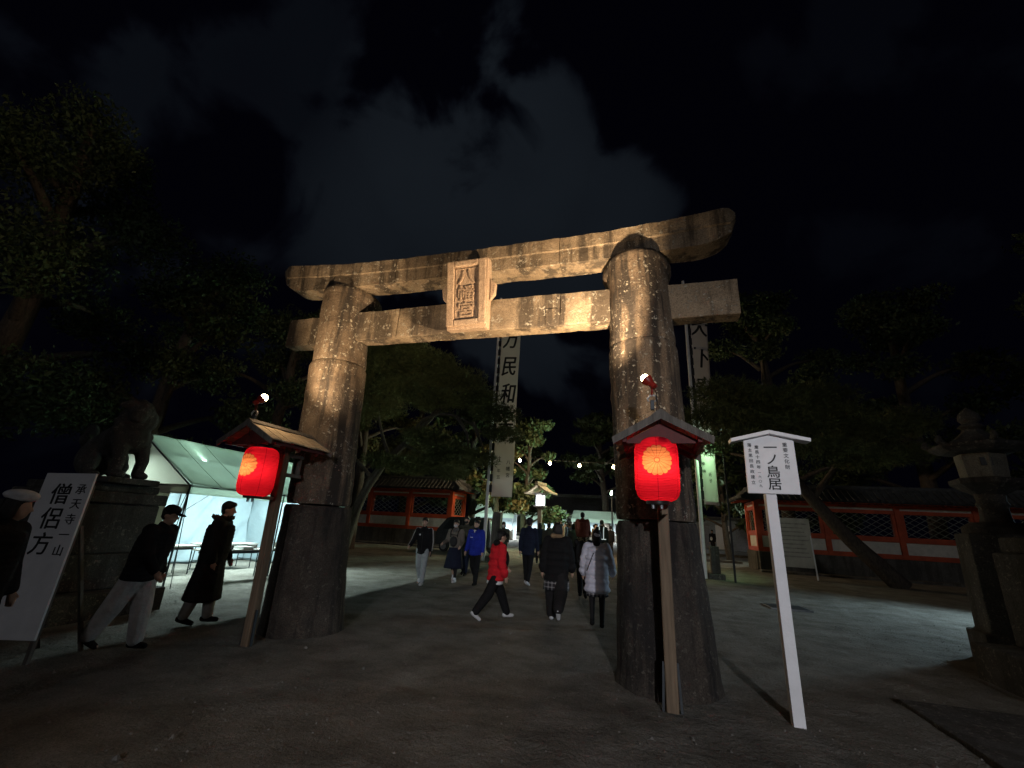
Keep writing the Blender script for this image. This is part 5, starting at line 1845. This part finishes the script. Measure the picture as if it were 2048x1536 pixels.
# nearest, at the left
person('person in a white beret and dark coat cut off by the left edge', (-5.32, 2.62, 0), -60, 1.62, ((10, 4), (-10, 10)), ((4, 6, 12), (-3, 6, 14)), 3, 1.25, 'coat', 'black', -.42, 'trousers', 'black', 1, 'b', 'bob', turn=10, extra=ex_beret)
person('person in a black cap and black jacket striding right in pale trousers', (-5.92, 4.36, 0), -72, 1.62, ((8, 3), (-22, 4)), ((-14, 6, 30), (12, 8, 30)), 11, 1.36, 'jacket', 'black', -.06, 'trousers', 'offwhite', 1.5, 'b', 'short', turn=0, nod=10, extra=ex_cap)
person('person in a long dark coat with a fur collar standing before the tent', (-6.36, 5.70, 0), -58, 1.70, ((7, 3), (-9, 6)), ((4, 5, 24), (-3, 5, 16)), 2, 1.40, 'coat', 'soft_black', -.54, 'trousers', 'offwhite', 1.25, 'b', 'short', turn=0, extra=ex_coat)
# walking towards the camera
person('person in a black track jacket with pale sleeve stripes and light jeans', (-5.86, 11.72, 0), 190, 1.70, ((10, 4), (-12, 20)), ((-4, 8, 10), (14, 16, 38)), 1, 1.0, 'jacket', 'black', -.06, 'trousers', 'denim', 1.05, 'w', 'short', face=True, extra=ex_boy)
person('person in a white mask and long navy skirt with a pack on the chest', (-5.38, 12.85, 0), 182, 1.70, ((9, 4), (-12, 22)), ((10, 12, 50), (12, 14, 60)), 2, 1.10, 'jacket', 'taupe', -.03, 'skirt', 'navy', 1, 'w', 'short', face=True, extra=ex_mask_woman, skirt_hem=-.50)
person('person in a grey-green coat walking behind the blue jacket', (-5.75, 14.6, .01), 184, 1.82, ((10, 4), (-10, 16)), ((4, 6, 16), (-6, 6, 16)), 1, 1.05, 'coat', 'olive', -.30, 'trousers', 'navy', 1, 'b', 'short', face=True, extra=mask('dark_grey'))
person('person in a bright blue zip jacket and black trousers', (-4.70, 12.75, 0), 176, 1.72, ((8, 3), (-13, 24)), ((-3, 10, 18), (4, 10, 18)), 1, 1.14, 'jacket', 'blue', -.08, 'trousers', 'black', 1.1, 'b', 'short', face=True, extra=ex_blue)
# walking away
person('person in a red padded jacket with white shirt hem striding right', (-2.68, 8.45, 0), -48, 1.55, ((27, 6), (-27, 10)), ((16, 8, 40), (-4, 8, 24)), 4, 1.26, 'puffer', 'red', -.08, 'trousers', 'black', 1.3, 'w', 'short', extra=ex_red, puff=True)
person('tall person in black jacket and trousers with white shoes', (-3.37, 13.7, 0), -8, 1.86, ((14, 4), (-12, 6)), ((-10, 8, 12), (8, 8, 12)), 2, 1.10, 'hoodie', 'navy', -.10, 'trousers', 'black', 1, 'w', 'short')
person('person in a black puffer jacket over plaid hem and wide black trousers', (-1.62, 8.90, 0), 4, 1.72, ((14, 3), (-22, 34)), ((-8, 12, 8), (8, 14, 8)), 2, 1.32, 'puffer', 'black', -.16, 'trousers', 'soft_black', 1.62, 'w', 'bob', extra=ex_blackwoman, puff=True)
person('person in a pale lilac puffer jacket with black shoulders', (-.86, 8.80, 0), 2, 1.60, ((7, 2), (-7, 4)), ((4, 14, 24), (6, 16, 26)), 2, 1.36, 'puffer', 'lilac', -.24, 'skirt', 'plaid', 1, 'b', 'bob', extra=ex_lilac, puff=True, skirt_hem=-.36, flare=.05)
# middle distance
person('child in a brown-red jacket and checked trousers riding on shoulders', (-1.56, 12.2, 1.02), 0, 1.16, ((62, 62), (58, 58)), ((24, 10, 20), (20, 10, 20)), 2, 1.42, 'jacket', 'brown_red', -.02, 'trousers', 'check', 1.5, 'b', 'short', vox=.016)
person('person in dark clothes carrying a child on the shoulders', (-1.56, 12.36, 0), 0, 1.62, ((12, 4), (-14, 14)), ((70, 8, 50), (70, 8, 50)), 2, 1.1, 'jacket', 'soft_black', -.05, 'trousers', 'soft_black', 1.1, 'b', 'short', vox=.016)
person('masked person in dark brown standing by the stone marker', (-5.55, 18.2, .07), 190, 1.68, ((6, 3), (-6, 4)), ((10, 8, 40), (8, 8, 40)), 1, 1.1, 'jacket', 'olive', -.05, 'trousers', 'soft_black', 1, 'b', 'bob', vox=.02, extra=mask('white'))
person('guard in a reflective vest at the end of the path', (-1.93, 22.2, .15), 0, 1.95, ((5, 2), (-5, 3)), ((5, 8, 12), (4, 8, 12)), 0, 1.1, 'jacket', 'black', -.05, 'trousers', 'black', 1, 'b', 'short', vox=.024, extra=ex_vest)
person('lone figure with a pale bag far off beside the right wall', (5.0, 38.5, gz(38.5)), 150, 1.75, ((10, 4), (-10, 8)), ((6, 8, 20), (-4, 8, 12)), 0, 1.05, 'jacket', 'black', -.05, 'trousers', 'black', 1, 'b', 'short', vox=.03,
       extra=lambda P_, T, Hd, A, J, hz: obj('bag', union('bag', [s_ell(T(.02, .17, .22), (.10, .06, .14))], .03, 1), CL['white'], P_))
# the crowd at the stalls
GC = 'crowd at the far stalls'
rd = random.Random(5)
names = [('olive', 'brown-green'), ('dark_grey', 'dark grey'), ('black', 'black'), ('taupe', 'taupe'), ('navy', 'navy'), ('grey', 'grey'), ('offwhite', 'pale'), ('brown_red', 'reddish brown')]
spots = [(-3.75, 18.6, 0, 'person in an olive jacket just beyond the tall person in black', 1.72), (-2.95, 20.2, 5, 'person in a grey jacket between the padded jackets in the crowd', 1.74), (-4.55, 20.6, 4, 'person in black left of the glowing street lantern post', 1.7),
         (-.75, 20.5, 1, 'person in dark grey beside the right pillar in the crowd', 1.72), (-.95, 22.6, 2, 'person in black at the right end of the crowd', 1.8)]
for x, y, ci, lb, hh in spots:
    person(lb, (x, y, gz(y)), rd.uniform(-25, 25), hh, ((8, 3), (-8, 6)), ((4, 7, 14), (-4, 7, 14)), 1, 1.1, 'jacket', names[ci][0], -.05, 'trousers', 'soft_black', 1, 'b', rd.choice(['bob', 'short']), vox=.026, group=GC)
protos = []
for ci in (1, 2, 3, 4):
    protos.append(person('small far-off figure in %s among the crowd at the stalls' % names[ci][1], (-3 + ci * .5, 27 + ci, gz(28)), rd.uniform(-60, 60), 1.68, ((8, 3), (-8, 6)), ((4, 7, 14), (-4, 7, 14)), 1, 1.12, 'jacket', names[ci][0], -.06, 'trousers', 'soft_black', 1, 'b', ('short', 'bob')[ci % 2], vox=.032, group=GC))
for k in range(20):
    src = protos[k % 4]
    y = rd.uniform(25, 41)
    x = -2.9 - (y - 25) * .22 + rd.uniform(-2.6, 2.4)
    r = src.copy()
    COL.objects.link(r)
    r.location = (x, y, gz(y))
    r.rotation_euler = (0, 0, rd.uniform(-3.1, 3.1))
    sc_ = rd.uniform(.93, 1.08)
    r.scale = (sc_,) * 3
    for ch in src.children:
        c_ = ch.copy()
        COL.objects.link(c_)
        c_.parent = r
